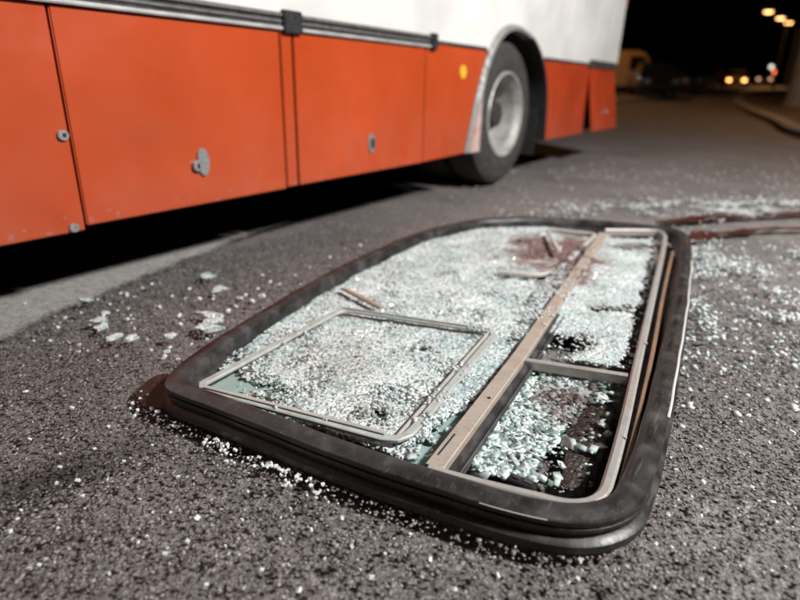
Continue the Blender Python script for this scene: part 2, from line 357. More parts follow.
def rounded(pts, r, per=7, closed=True):
    """polyline with its corners rounded (r a number or one per corner)"""
    n = len(pts); out = []
    for i in range(n):
        p = pts[i]; rr = r[i] if isinstance(r, (list, tuple)) else r
        if (not closed and i in (0, n-1)) or rr == 0: out.append(p.copy()); continue
        a = (pts[i-1]-p); b = (pts[(i+1) % n]-p)
        da, db = min(rr, a.length*0.48), min(rr, b.length*0.48)
        A = p+a.normalized()*da; B = p+b.normalized()*db
        for s in range(per+1):
            t = s/per; out.append(A*(1-t)**2+p*2*t*(1-t)+B*t*t)
    return out
def resample(path, step, closed=True):
    P = path+([path[0]] if closed else []); out = [P[0].copy()]; acc = 0
    for a, b in zip(P, P[1:]):
        L = (b-a).length; d = step-acc
        while d < L: out.append(a.lerp(b, d/L)); d += step
        acc = (acc+L) % step if L else acc
    if not closed: out.append(P[-1].copy())
    return out
RECT = lambda w, h, b=0.002, z=0.0: [(-w/2+b, z), (w/2-b, z), (w/2, z+b), (w/2, z+h-b), (w/2-b, z+h), (-w/2+b, z+h), (-w/2, z+h-b), (-w/2, z+b)]

def blocks(name, C, S, mat, flat=0.5, jit=0.22, stain=None, label=None, cat=None, tilt=None, kind='stuff'):
    """many small angular chunks in one mesh. C centres (N,3), S sizes (N,3)"""
    N = len(C); base = np.array([(x, y, z) for x in (-1, 1) for y in (-1, 1) for z in (-1, 1)], float)*0.5
    V = base[None]+rng.uniform(-jit, jit, (N, 8, 3)); V = V*S[:, None, :]
    yaw = rng.uniform(0, 2*PI, N); tl = rng.normal(0, flat, N); ax = rng.uniform(0, 2*PI, N)
    def rotz(V, a):
        c, s = np.cos(a)[:, None], np.sin(a)[:, None]; W = V.copy()
        W[:, :, 0] = V[:, :, 0]*c-V[:, :, 1]*s; W[:, :, 1] = V[:, :, 0]*s+V[:, :, 1]*c; return W
    V = rotz(V, yaw); c, s = np.cos(tl)[:, None], np.sin(tl)[:, None]; W = V.copy()
    W[:, :, 1] = V[:, :, 1]*c-V[:, :, 2]*s; W[:, :, 2] = V[:, :, 1]*s+V[:, :, 2]*c
    V = rotz(W, ax)+C[:, None, :]
    q = np.array([(0, 1, 3, 2), (4, 6, 7, 5), (0, 4, 5, 1), (2, 3, 7, 6), (0, 2, 6, 4), (1, 5, 7, 3)])
    Fc = (q[None]+(np.arange(N)*8)[:, None, None]).reshape(-1, 4)
    me = bpy.data.meshes.new(name); me.vertices.add(N*8); me.vertices.foreach_set('co', V.reshape(-1).astype(np.float32))
    me.loops.add(len(Fc)*4); me.loops.foreach_set('vertex_index', Fc.reshape(-1).astype(np.int32))
    me.polygons.add(len(Fc)); me.polygons.foreach_set('loop_start', (np.arange(len(Fc))*4).astype(np.int32))
    me.update(calc_edges=True); me.validate()
    if stain is not None:
        a = me.color_attributes.new('stain', 'FLOAT_COLOR', 'POINT')
        cc = np.zeros((N, 8, 4), np.float32); cc[:, :, 0] = stain[0][:, None]; cc[:, :, 1] = stain[1][:, None]; cc[:, :, 2] = stain[2][:, None] if len(stain) > 2 else 0; cc[:, :, 3] = 1
        a.data.foreach_set('color', cc.reshape(-1))
    me.materials.append(M[mat]); o = bpy.data.objects.new(name, me); col.objects.link(o)
    tag(o, label, cat, None, kind); return o
def nz(x, y, s, seed=0.0): return noise.noise(Vector((x*s, y*s, seed)))
def inside(px, poly):
    x, y = px[:, 0], px[:, 1]; r = np.zeros(len(px), bool); n = len(poly)
    for i in range(n):
        (x0, y0), (x1, y1) = poly[i], poly[(i+1) % n]
        c = ((y0 > y) != (y1 > y)) & (x < (x1-x0)*(y-y0)/((y1-y0) if y1 != y0 else 1e-9)+x0); r ^= c
    return r

# ============================================================ SETTING
# road: one sheet, rising gently far off
ys = [-60, -20, -6, 0, 4, 8, 12, 14, 16, 18, 20, 24, 30, 40, 60, 90, 130, 170, 260, 500, 1500]
xs = [-1500, -400, -120, -40, -12, -4, 0, 4, 12, 40, 120, 400, 1500]
v = [(x, y, zg(y)) for y in ys for x in xs]; k = len(xs)
f = [(j*k+i, j*k+i+1, (j+1)*k+i+1, (j+1)*k+i) for j in range(len(ys)-1) for i in range(k-1)]
tag(put('road', v, f, 'asphalt'), kind='structure')
# worn pale strip running in under the bus
E0 = [g(-60, 366), g(0, 340), g(100, 295), g(200, 255), g(245, 237), g(290, 221)]
E0 = [p for p in catmull(E0, 4, False)]
v = []; fade = []
for p in E0:
    for dx, fd in ((0.035, 0.0), (-0.03, 0.75), (-0.15, 1.0), (-0.30, 0.9), (-0.36, 0.0)): v.append((p.x+dx+0.012*nz(p.x, p.y, 9), p.y-dx*0.06, 0.004)); fade.append(fd)
ln_ = put('road_line', v, [(5*i+q, 5*i+q+1, 5*i+q+6, 5*i+q+5) for i in range(len(E0)-1) for q in range(4)], 'line'); tag(ln_, kind='structure')
fa = ln_.data.attributes.new('fade', 'FLOAT', 'POINT'); fa.data.foreach_set('value', fade)
def ragged(m):
    n, l = m.node_tree.nodes, m.node_tree.links; p = n['Principled BSDF']; at = n.new('ShaderNodeAttribute'); at.attribute_name = 'fade'
    t = tex(n, l, 'Noise', 60, 7); t2 = tex(n, l, 'Noise', 7, 4); ad = n.new('ShaderNodeMath'); ad.operation = 'ADD'; l.new(t.outputs[0], ad.inputs[0]); l.new(t2.outputs[0], ad.inputs[1])
    a2 = n.new('ShaderNodeMath'); a2.operation = 'MULTIPLY_ADD'; a2.inputs[1].default_value = 1.0; l.new(at.outputs['Fac'], a2.inputs[0]); l.new(ad.outputs[0], a2.inputs[2])
    mr = n.new('ShaderNodeMapRange'); mr.inputs[1].default_value = 1.15; mr.inputs[2].default_value = 1.75; mr.inputs[4].default_value = 0.85; l.new(a2.outputs[0], mr.inputs[0]); l.new(mr.outputs[0], p.inputs['Alpha'])
ragged(M['line'])

def gp(x, y, dz=0.0):
    """pixel to the (rising) ground by marching along the ray"""
    d = ray(x, y); t = 0.002
    while t < 2.0:
        Y = d[1]*t; z = H+d[2]*t
        if z <= zg(Y)+dz: break
        t *= 1.01
    return Vector((d[0]*t, d[1]*t, zg(d[1]*t)+dz))
# the raised verge on the right with its pale kerb
kp = [Vector((4.5, 4.0, 0)), Vector((2.0, 6.6, 0)), gp(800, 139), gp(770, 124), gp(746, 113), gp(735, 106), gp(733, 102), gp(738, 98.5), gp(752, 95), gp(775, 91.5)]
kp.append(kp[-1]+Vector((9, 3, 0)))
for p in kp: p.z = 0
kpath = catmull(kp, 6, False)
for p in kpath: p.z = zg(p.y)
kerb = sweep('kerb', kpath, [(-0.0, -0.05), (0.0, 0.11), (0.02, 0.13), (0.30, 0.13), (0.30, -0.05)], 'kerb', None)
tag(kerb, kind='structure')
inner = []
for i, p in enumerate(kpath):
    a = kpath[max(i-1, 0)]; b = kpath[min(i+1, len(kpath)-1)]; t = (b-a); t.z = 0; t.normalize(); q = p+Vector((t.y, -t.x, 0))*0.25
    inner.append((q.x, q.y, zg(q.y)+0.10))
far = [(30, 75, zg(75)+0.10), (60, 60, zg(60)+0.10), (60, 20, zg(20)+0.10), (60, 4, zg(4)+0.10)]
bm_v = inner+far
verge = put('verge', bm_v, [tuple(range(len(bm_v)))], 'verge'); tag(verge, kind='structure')
# far pavement on the left with its kerb
lp = [gp(560, 112.5), gp(620, 104.5), gp(660, 99.5), gp(700, 94.5), gp(735, 90.2), gp(765, 86.5)]
for p in lp: p.z = 0
lp = [lp[0]*2-lp[1]]+lp
lpath = catmull(lp, 5, False)
for p in lpath: p.z = zg(p.y)
sk = sweep('kerb', lpath, [(-0.30, -0.05), (-0.30, 0.15), (-0.02, 0.15), (0.0, 0.13), (0.0, -0.05)], 'kerb'); tag(sk, kind='structure')
v = []
for p in lpath: v += [(p.x-0.25, p.y+0.05, zg(p.y)+0.12), (p.x-14, p.y+6, zg(p.y)+0.13)]
pv = put('pavement', v, [(2*i, 2*i+1, 2*i+3, 2*i+2) for i in range(len(lpath)-1)], 'pave'); tag(pv, kind='structure')

# ============================================================ BUS
BX = -1.774; BD = 0.028
bus = empty('bus', (-3.0, 2.0, 0), 'orange and white city bus parked on the road beside the fallen window', 'bus')
AC = (4.16, 0.50)
arch_o = [(3.42, 0.285), (3.498, 0.515), (3.575, 0.715), (3.69, 0.915), (3.84, 1.045), (4.03, 1.10), (4.28, 1.085), (4.50, 1.01), (4.67, 0.88), (4.79, 0.70), (4.84, 0.50), (4.865, 0.275)]
arch_i = [(3.60, 0.285), (3.60, 0.515), (3.625, 0.70), (3.725, 0.89), (3.86, 1.005), (4.03, 1.062), (4.27, 1.052), (4.48, 0.98), (4.645, 0.855), (4.76, 0.69), (4.805, 0.50), (4.83, 0.275)]
def arc_pts(P, per=5): return [(p.x, p.y) for p in catmull([Vector((a, b, 0)) for a, b in P], per, False)]
AO, AI = arc_pts(arch_o), arc_pts(arch_i)
ZB, ZT = 0.275, 0.89
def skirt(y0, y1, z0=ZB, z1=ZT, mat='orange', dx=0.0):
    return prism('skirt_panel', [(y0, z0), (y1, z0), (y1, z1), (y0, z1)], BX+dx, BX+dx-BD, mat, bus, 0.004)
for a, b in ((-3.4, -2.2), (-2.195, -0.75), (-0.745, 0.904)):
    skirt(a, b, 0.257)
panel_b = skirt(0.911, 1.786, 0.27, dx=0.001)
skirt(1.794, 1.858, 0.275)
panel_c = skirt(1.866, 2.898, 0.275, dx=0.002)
front_arc = [p for p in AO if p[0] < 3.9 and p[1] <= 0.915]
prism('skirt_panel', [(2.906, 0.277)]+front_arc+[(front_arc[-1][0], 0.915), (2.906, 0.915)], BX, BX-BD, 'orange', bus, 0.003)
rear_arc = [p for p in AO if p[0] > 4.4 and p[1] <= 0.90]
prism('skirt_panel', [(rear_arc[0][0], 0.90)]+rear_arc+[(5.955, 0.275), (5.93, 0.90)], BX, BX-BD, 'orange_dim', bus, 0.003)
# hinged rear flap hanging slightly out
c4 = [onx(591, 68.5, BX), onx(614.5, 70.5, BX), onx(616, 127.5, BX+0.11), onx(593.5, 131.5, BX+0.11)]
v = [tuple(p) for p in c4]+[(p.x-BD, p.y, p.z) for p in c4]
flap = put('skirt_flap', v, [(0, 1, 2, 3), (4, 7, 6, 5), (0, 4, 5, 1), (1, 5, 6, 2), (2, 6, 7, 3), (3, 7, 4, 0)], 'orange_dim', bus, False, 0.003)
fl_p = onx(606, 112, BX+0.085); lathe_x('flap_lock', (fl_p.x, fl_p.y, fl_p.z), [(0.012, 0.0), (0.012, 0.02), (0.0, 0.024)], 'zinc', flap, 16)
# white side above the belt, cut by the wheel arch
arc_up = [p for p in AO if p[1] > 0.90]
wl = [(-3.4, 0.955), (3.0, 0.955), (3.02, 0.92), (arc_up[0][0], 0.92)]+arc_up+[(arc_up[-1][0], 0.908), (5.9, 0.908), (5.93, 0.955), (6.93, 0.955), (6.955, 1.60), (-3.4, 1.60)]
prism('upper_side', wl, BX, BX-BD, 'white', bus, 0.003)
box('upper_side', BX-0.03, BX-0.002, -3.4, 6.955, 2.55, 2.86, 'white', bus, 0.004)
for k_ in range(8): box('window_post', BX-0.03, BX-0.002, -3.4+k_*1.465, -3.30+k_*1.465, 1.602, 2.548, 'black', bus)
for k_ in range(7):
    pn = box('side_window', BX-0.024, BX-0.010, -3.298+k_*1.465, -1.937+k_*1.465, 1.603, 2.547, 'busglass', bus)
# roof, ends and far side
prism_r = [(BX-0.004, 2.862), (BX-0.05, 2.96), (BX-0.25, 3.03), (-3.0, 3.06), (-4.23+0.25, 3.03), (-4.23+0.05, 2.96), (-4.23+0.004, 2.862)]
kk = len(prism_r); v = [(x, -3.4, z) for x, z in prism_r]+[(x, 6.955, z) for x, z in prism_r]
put('roof', v, [tuple(range(kk)), tuple(range(2*kk-1, kk-1, -1))]+[(i, (i+1) % kk, (i+1) % kk+kk, i+kk) for i in range(kk)], 'white', bus)
box('far_side', -4.26, -4.23, -3.4, 6.955, 0.28, 2.86, 'white', bus)
box('rear_wall', -4.228, BX-BD-0.002, 6.90, 6.935, 0.90, 2.858, 'white', bus)
box('rear_bumper', -4.20, BX-0.06, 6.86, 6.95, 0.34, 0.88, 'black', bus, 0.01)
box('front_wall', -4.228, BX-BD-0.002, -3.4, -3.37, 0.30, 2.858, 'white', bus)
tl = onx(622, 2, BX); box('tail_light', BX-0.09, BX+0.006, 6.958, 6.985, 1.50, 1.80, 'red_lens', bus, 0.004)
box('floor_pan', -4.228, BX-0.062, -3.36, 3.35, 0.33, 0.42, 'dark', bus)
box('floor_pan', -4.228, BX-0.062, 4.92, 6.85, 0.36, 0.42, 'dark', bus)
# belt mouldings: bright lip, dark channel, ridge
def moulding(y0, y1):
    mo = prism('moulding', [(y0, 0.8935), (y1, 0.8935), (y1, 0.952), (y0, 0.952)], BX+0.004, BX-0.02, 'groove', bus)
    prism('lower_lip', [(y0, 0.892), (y1, 0.892), (y1, 0.905), (y0, 0.905)], BX+0.018, BX+0.0045, 'chrome', mo, 0.003)
    prism('ridge', [(y0, 0.918), (y1, 0.918), (y1, 0.927), (y0, 0.927)], BX+0.013, BX+0.0045, 'grey_trim', mo, 0.003)
    prism('upper_lip', [(y0, 0.940), (y1, 0.940), (y1, 0.954), (y0, 0.954)], BX+0.016, BX+0.0045, 'grey_trim', mo, 0.003)
moulding(-3.38, 1.798); moulding(1.908, 2.936)
for a, b in ((1.80, 1.906), (2.938, 3.00)): box('moulding_joint', BX-0.01, BX+0.022, a, b, 0.882, 0.966, 'black', bus, 0.005)
box('belt_strip', BX-0.01, BX+0.006, 3.003, 3.655, 0.9165, 0.934, 'groove', bus, 0.002)
box('belt_strip', BX-0.01, BX+0.006, 4.70, 5.885, 0.900, 0.922, 'groove', bus, 0.002)
box('belt_strip', BX-0.01, BX+0.010, 5.905, 6.86, 0.884, 0.950, 'groove', bus, 0.002)
# latches and marks
def oval(name, y, z, ry, rz_, t, mat, par):
    P = [(y+ry*math.cos(a), z+rz_*math.sin(a)) for a in [2*PI*i/24 for i in range(24)]]
    return prism(name, P, BX-0.002, BX+t, mat, par, 0.002, True)
def latch(y, z, par, big):
    if big:
        o = oval('latch', y+0.012, z+0.005, 0.026, 0.050, 0.010, 'zinc', par)
        oval('latch_knob', y-0.016, z-0.006, 0.022, 0.020, 0.016, 'zinc', o); oval('keyhole', y-0.016, z-0.006, 0.006, 0.010, 0.018, 'black', o)
    else:
        o = oval('latch', y, z, 0.030, 0.048, 0.008, 'zinc', par); oval('latch_knob', y+0.004, z, 0.015, 0.026, 0.014, 'groove', o)
latch(1.352, 0.418, bus, True); latch(2.397, 0.419, bus, False)
o = oval('lock', 0.885, 0.544, 0.016, 0.015, 0.010, 'zinc', bus); oval('keyhole', 0.887, 0.544, 0.006, 0.007, 0.012, 'black', o)
oval('rivet', 0.868, 0.272, 0.015, 0.014, 0.008, 'zinc', bus)
oval('marker_disc', 3.348, 0.778, 0.042, 0.040, 0.004, 'yellow', bus)
box('light_stop', BX-0.060, BX-0.032, -3.36, 3.38, 0.30, 0.99, 'dark', bus)  # unseen dark boxes added behind the skirts to stop light leaking through joints
box('light_stop', BX-0.060, BX-0.032, 4.90, 6.85, 0.30, 0.99, 'dark', bus)
# wheel arch trim, scuffed corner and liner
v = []; f = []
nA = len(AO)
for (a, b), (c, d) in zip(AO, AI): v += [(BX+0.003, a, b), (BX+0.026, a+(c-a)*0.45, b+(d-b)*0.45), (BX+0.022, c, d), (BX-0.06, c, d)]
for i in range(nA-1):
    for q in range(3): f.append((4*i+q, 4*i+q+1, 4*i+q+5, 4*i+q+4))
cut = 3*int(nA*0.58)
put('arch_trim', v[:4*(cut//3+1)], f[:cut], 'arch', bus, True); put('arch_lip', v[4*(cut//3):], [tuple(i-4*(cut//3) for i in q) for q in f[cut:]], 'black', bus, True)
v = [(BX+0.0285, 3.455, 0.287), (BX+0.0285, 3.585, 0.287), (BX+0.0285, 3.590, 0.50), (BX+0.0285, 3.575, 0.62)]
v += [(x-0.012, y, z) for x, y, z in v]
put('scuffed_corner', v, [(0, 1, 2, 3), (4, 7, 6, 5), (0, 4, 5, 1), (1, 5, 6, 2), (2, 6, 7, 3), (3, 7, 4, 0)], 'scuffed', bus)
v = []; f = []
for (c, d) in AI: v += [(BX-0.055, c, d), (BX-0.85, c, d)]
for i in range(nA-1): f.append((2*i, 2*i+1, 2*i+3, 2*i+2))
put('wheel_liner', v, f, 'dark', bus)
box('liner_back', BX-0.87, BX-0.85, 3.45, 4.95, 0.42, 1.2, 'dark', bus)
# dual rear wheels
WC = (BX-0.045, 4.13, 0.500)
for k_, xo in enumerate((0.0, -0.33)):
    c = (WC[0]+xo, WC[1], WC[2])
    tp = [(-0.02, 0.300), (0.0, 0.310), (0.006, 0.335), (0.012, 0.36), (0.006, 0.40), (0.0, 0.425), (0.002, 0.445), (-0.012, 0.475), (-0.03, 0.495), (-0.06, 0.4995), (-0.10, 0.5), (-0.19, 0.5), (-0.23, 0.4995), (-0.26, 0.48), (-0.28, 0.44), (-0.28, 0.36), (-0.26, 0.300)]
    wh = lathe_x('wheel' if k_ == 0 else 'inner_wheel', c, tp, 'tyre', bus, 72)
    if k_ == 0:
        lathe_x('rim', c, [(-0.02, 0.302), (0.006, 0.302), (0.012, 0.296), (0.008, 0.286), (-0.012, 0.280), (-0.03, 0.268), (-0.06, 0.262), (-0.185, 0.255), (-0.205, 0.245)], 'rim', wh, 64)
        lathe_x('disc', c, [(-0.205, 0.2452), (-0.210, 0.215), (-0.212, 0.12)], 'hub', wh, 48)
        lathe_x('hub', c, [(-0.210, 0.155), (-0.15, 0.15), (-0.135, 0.135), (-0.10, 0.10), (-0.06, 0.085), (-0.055, 0.0)], 'hub', wh, 40)
        for s in range(10):
            a = 2*PI*s/10; lathe_x('wheel_nut', (c[0]-0.21, c[1]+0.19*math.cos(a), c[2]+0.19*math.sin(a)), [(0.0, 0.017), (0.03, 0.015), (0.036, 0.010), (0.036, 0.0)], 'hub', wh, 6)
        for s in range(8):
            a = 2*PI*(s+0.5)/8; lathe_x('hand_hole', (c[0]-0.2085, c[1]+0.226*math.cos(a), c[2]+0.226*math.sin(a)), [(0.0, 0.016), (0.0035, 0.014), (0.003, 0.0)], 'dark', wh, 12)
box('axle', BX-2.2, BX-0.62, 4.06, 4.20, 0.42, 0.56, 'dark', bus)
mf = [(4.80, 0.55), (4.83, 0.55), (4.79, 0.16), (4.76, 0.16)]
prism('mud_flap', mf, BX-0.05, BX-0.40, 'black', bus)
# ============================================================ THE FALLEN WINDOW
ZC = 0.060
crease_px = [(169, 391), (243, 419), (320, 449), (400, 477), (484, 504), (540, 518), (578, 524), (612, 521), (640, 506), (654, 474), (661, 452), (669, 415), (679, 360), (688, 300), (691.5, 258), (689, 238), (676, 229.5), (640, 225), (590, 220.5), (540, 218), (495, 218.5), (460, 222.5), (415, 234), (340, 267), (242, 323), (190, 357), (172, 372), (165.5, 381)]
crease = [g(x, y, ZC) for x, y in crease_px]
# travel front-left -> front-right -> back: outward is the right-hand side
gpath = resample(catmull(crease, 8), 0.022)
for _ in range(2): gpath = [(gpath[i-1]+gpath[i]*2+gpath[(i+1) % len(gpath)])/4 for i in range(len(gpath))]
gpath = [p+Vector((0.003*nz(p.x, p.y, 7, 51), 0.003*nz(p.x, p.y, 7, 57), 0)) for p in gpath]
for p in gpath: p.z = 0
win = empty('bus_window', (-0.72, 1.75, 0), 'black rubber framed bus window lying flat on the asphalt with shattered glass', 'window')
gprof = [(0.004, 0.001), (0.010, 0.006), (0.010, 0.020), (0.004, 0.025), (-0.004, 0.028), (-0.006, 0.034), (0.001, 0.039), (0.001, 0.046), (-0.003, 0.0475), (-0.003, 0.0495), (0.001, 0.051), (0.002, 0.060), (0.0005, 0.0622), (-0.005, 0.0632), (-0.018, 0.069), (-0.032, 0.069), (-0.042, 0.064), (-0.047, 0.055), (-0.050, 0.030), (-0.058, 0.026), (-0.062, 0.018), (-0.062, 0.010), (-0.050, 0.001)]
gask = sweep('rubber_gasket', gpath, gprof, 'rubber', win, closed=True)
def sub(path, pa, pb):
    """piece of the closed path between the points nearest two pixels"""
    A, B = g(*pa, ZC), g(*pb, ZC)
    ia = min(range(len(path)), key=lambda i: (path[i]-Vector((A.x, A.y, 0))).length); ib = min(range(len(path)), key=lambda i: (path[i]-Vector((B.x, B.y, 0))).length)
    return [path[i % len(path)] for i in range(ia, (ib if ib >= ia else ib+len(path))+1)]
bead = [(-0.0015, 0.0605), (0.0025, 0.0605), (0.0030, 0.0630), (0.0, 0.0648), (-0.0025, 0.0640)]
sweep('trim_bead', sub(gpath, (669, 417), (690, 262)), bead, 'bead', win)
b2_ = [(0.0016+q*0.3, 0.0598+(z-0.0605)*0.35) for q, z in bead]
sweep('trim_bead', sub(gpath, (484, 504), (545, 519)), b2_, 'bead', win)
# aluminium rail round the narrow opening light
ZR = 0.052
def W(*pts, z=ZR): return [g(x, y, z) for x, y in pts]
def flat(P, z=0.0):
    for p in P: p.z = z
    return P
rail = W((428, 468), (480, 482), (530, 494), (572, 503), (600, 496), (611, 472), (626, 415), (640, 352), (654, 290), (664, 244), (663, 233), (650, 230), (605, 229.5))
rp = catmull(rail, 6, False); flat(rp)
sweep('side_rail', rp, RECT(0.021, 0.036, 0.005, 0.020), 'alu', win)
for s_ in range(2):
    st = catmull(W((596, 504), (618, 487), (628, 458), (640, 410), (653, 350), (664, 290), (673, 250)), 6, False); flat(st)
    if s_ == 0: sweep('rusty_strip', st, RECT(0.011, 0.030, 0.002, 0.018), 'rust', win)
for (px, py) in ((625, 437), (646, 343)):
    p = g(px, py, 0.057); lathe = put('screw', [(p.x+0.004*math.cos(a), p.y+0.004*math.sin(a), zz) for zz in (0.0545, 0.0580) for a in [2*PI*i/8 for i in range(8)]], [tuple(range(8)), tuple(range(15, 7, -1))]+[(i, (i+1) % 8, (i+1) % 8+8, i+8) for i in range(8)], 'alu_w', win)
ml = W((434, 467), (519, 356), (603, 233)); flat(ml)
mp_ = resample([ml[0], ml[1], ml[2]], 0.06, False)
mull = sweep('mullion', mp_, RECT(0.036, 0.034, 0.002, 0.020), 'beige', win, smooth=False)
for (px, py, r_) in ((489, 398, 0.0045),):
    p = g(px, py, 0.054); put('bolt_hole', [(p.x+r_*math.cos(a), p.y+r_*math.sin(a), 0.0548) for a in [2*PI*i/12 for i in range(12)]]+[(p.x, p.y, 0.0546)], [(i, (i+1) % 12, 12) for i in range(12)], 'dark', mull)
a, b = g(438, 455, 0.054), g(455, 434, 0.054); d = (b-a); d.z = 0; dn = Vector((-d.y, d.x, 0)).normalized()*0.0018
put('slot', [(q.x, q.y, 0.0548) for q in (a-dn, b-dn, b+dn, a+dn)], [(0, 1, 2, 3)], 'dark', mull)
off = [Vector((p.x, p.y, 0))+Vector((0.028, 0.006, 0)) for p in mp_]
ch = sweep('glass_channel', off[:16], [(-0.009, 0.016), (0.013, 0.016), (0.013, 0.032), (0.010, 0.034), (0.008, 0.030), (0.0, 0.028), (-0.003, 0.038), (-0.009, 0.038)], 'groove', win, smooth=False)
tr = W((512, 356.5), (628, 374)); flat(tr); sweep('transom', resample(tr, 0.05, False), RECT(0.015, 0.028, 0.003, 0.024), 'alu', win)
# intact green glass left under the crumbs, and the black catch
def poly_sheet(name, px, z, t, mat, parent):
    P = [g(x, y, z) for x, y in px]; n = len(P); v = [(p.x, p.y, z) for p in P]+[(p.x, p.y, z-t) for p in P]
    return put(name, v, [tuple(range(n)), tuple(range(2*n-1, n-1, -1))]+[(i, (i+1) % n, (i+1) % n+n, i+n) for i in range(n)], mat, parent)
poly_sheet('glass_pane', [(184, 392), (428, 470), (600, 236), (480, 230), (430, 241), (250, 330), (190, 372)], 0.017, 0.005, 'pane', win)
p = g(522, 481, 0.035)
ca = empty('latch_dummy', (0, 0, 0), 'x', 'x'); bpy.data.objects.remove(ca)
ct = box('window_catch', p.x-0.026, p.x+0.026, p.y-0.010, p.y+0.012, 0.012, 0.036, 'black', win, 0.002)
box('catch_slot', p.x-0.018, p.x-0.004, p.y-0.004, p.y+0.006, 0.0362, 0.040, 'groove', ct, 0.001); box('catch_slot', p.x+0.003, p.x+0.019, p.y-0.004, p.y+0.006, 0.0362, 0.039, 'groove', ct, 0.001)

# loose sliding sashes and bent strips lying on the glass
ZS = 0.041
s1 = W((196, 387), (402, 443), (497, 332), (342, 309), z=ZS+0.006); flat(s1)
s1p = rounded(s1, [0.02, 0.05, 0.03, 0.04]); s1p = resample(s1p, 0.03)
sash = empty('sliding_sash', (s1[0].x, s1[0].y, ZS-0.02), 'larger loose sash frame with rounded corners lying on the broken glass', 'window frame')
sweep('sash_frame', [p+Vector((0, 0, ZS)) for p in s1p], RECT(0.020, 0.009, 0.002, 0.0), 'sashglass', sash, closed=True)
fr = resample(rounded(W((402, 440), (494, 333), z=ZS), 0), 0.03, False); fr = [Vector((p.x-0.012, p.y, ZS-0.008)) for p in fr]
sweep('sash_lip', fr, RECT(0.006, 0.015, 0.001, 0.0), 'alu_w', sash)
fr = resample(W((342, 311), (490, 333), z=ZS), 0.03, False); fr = [Vector((p.x, p.y, ZS+0.0105)) for p in fr]
sweep('sash_lip', fr, RECT(0.006, 0.004, 0.001, 0.0), 'alu_w', sash)
fr = resample(W((205, 391), (385, 438), z=ZS), 0.03, False); fr = [Vector((p.x, p.y, ZS+0.0105)) for p in fr]
sweep('sash_lip', fr, RECT(0.010, 0.003, 0.001, 0.0), 'alu_w', sash)
s2 = W((498, 272.5), (540, 276), (558, 270), (597, 234.5), (548, 229.5), z=ZS); flat(s2)
s2p = resample(rounded(s2, 0.05, closed=False), 0.03, False)
o = sweep('sliding_sash', [p+Vector((0, 0, ZS-0.006)) for p in s2p], RECT(0.020, 0.014, 0.002, 0.0), 'alu_w', None)
tag(o, 'smaller bent sash frame lying over the red stained glass beside the long mullion', 'window frame')
def strip(pxs, z, w_, h_, mat, label):
    P = catmull(W(*pxs, z=z), 5, False)
    o = sweep('metal_strip', P, RECT(w_, h_, 0.0015, -h_/2), mat, None); tag(o, label, 'metal strip'); return o
strip([(549, 231), (553, 240), (560, 252)], 0.060, 0.018, 0.010, 'alu_w', 'short pale metal strip lying slanted across the red stained glass')
strip([(343, 288.5), (352, 293), (382, 308)], 0.050, 0.016, 0.010, 'beige', 'short brown edged metal strip half buried in white glass above the larger sash')

# ---------------- glass crumbs
def sample(poly, z, n):
    P = [g(x, y, z) for x, y in poly]; lo = (min(p.x for p in P), min(p.y for p in P)); hi = (max(p.x for p in P), max(p.y for p in P))
    pts = np.column_stack([rng.uniform(lo[0], hi[0], n), rng.uniform(lo[1], hi[1], n), np.full(n, z)])
    px = proj(pts); k_ = inside(px, poly); return pts[k_], px[k_]
def ell(px, c, r): return np.sqrt(((px[:, 0]-c[0])/r[0])**2+((px[:, 1]-c[1])/r[1])**2)
def nza(P, s, seed): return np.array([nz(x, y, s, seed) for x, y in P[:, :2]])
def stains(P, px):
    n_ = nza(P, 14, 3.3)*0.7+nza(P, 40, 8.1)*0.5
    red = np.zeros(len(P)); br = np.zeros(len(P))
    for c, r, s in (((537, 252), (30, 16), 0.9), ((575, 256), (28, 24), 1.0), ((572, 402), (28, 19), 0.85), ((590, 420), (18, 26), 0.6), ((552, 262), (18, 14), 0.5)):
        red = np.maximum(red, s*np.clip(1.35-ell(px, c, r)+n_, 0, 1))
    for c, r, s in (((330, 362), (75, 26), 0.30), ((372, 416), (34, 12), 0.45), ((545, 262), (70, 28), 0.30), ((640, 248), (14, 6), 0.6), ((597, 300), (26, 70), 0.10)):
        br = np.maximum(br, s*np.clip(1.2-ell(px, c, r)+n_, 0, 1))
    te = np.clip(nza(P, 6, 41.0)*1.3+nza(P, 17, 43.0)*1.0+0.05, 0, 1)*0.6
    return np.clip(red*1.35, 0, 1)*rng.uniform(0.6, 1, len(P)), br*rng.uniform(0.2, 1, len(P)), te*rng.uniform(0.3, 1, len(P))
def crumbs(name, poly, n, z0, zr, size, mat, label, keep=None, flat=0.5, hf=0.8, jit=0.22, drop=0.003, under=0):
    P, px = sample(poly, z0, n)
    if keep is not None:
        k_ = keep(P, px) > rng.uniform(0, 1, len(P)); P, px = P[k_], px[k_]
    mound = nza(P, 5, 1.0)*0.35+nza(P, 13, 2.0)*0.3+0.5
    P[:, 2] = z0+zr*np.clip(mound, 0, 1)-rng.uniform(0, 1, len(P))**2.5*drop
    s = size[0]+(size[1]-size[0])*rng.uniform(0, 1, len(P))**1.7; S = np.column_stack([s, s*rng.uniform(0.6, 1.1, len(P)), s*hf*rng.uniform(0.7, 1.1, len(P))])
    if under:                                                       # flatter pieces packed underneath
        k_ = rng.uniform(0, 1, len(P)) < under; S[k_, :2] *= 2.0; S[k_, 2] *= 0.8; P[k_, 2] -= 0.0035
    return blocks(name, P, S, mat, flat, jit, stains(P, px), label, 'broken glass')
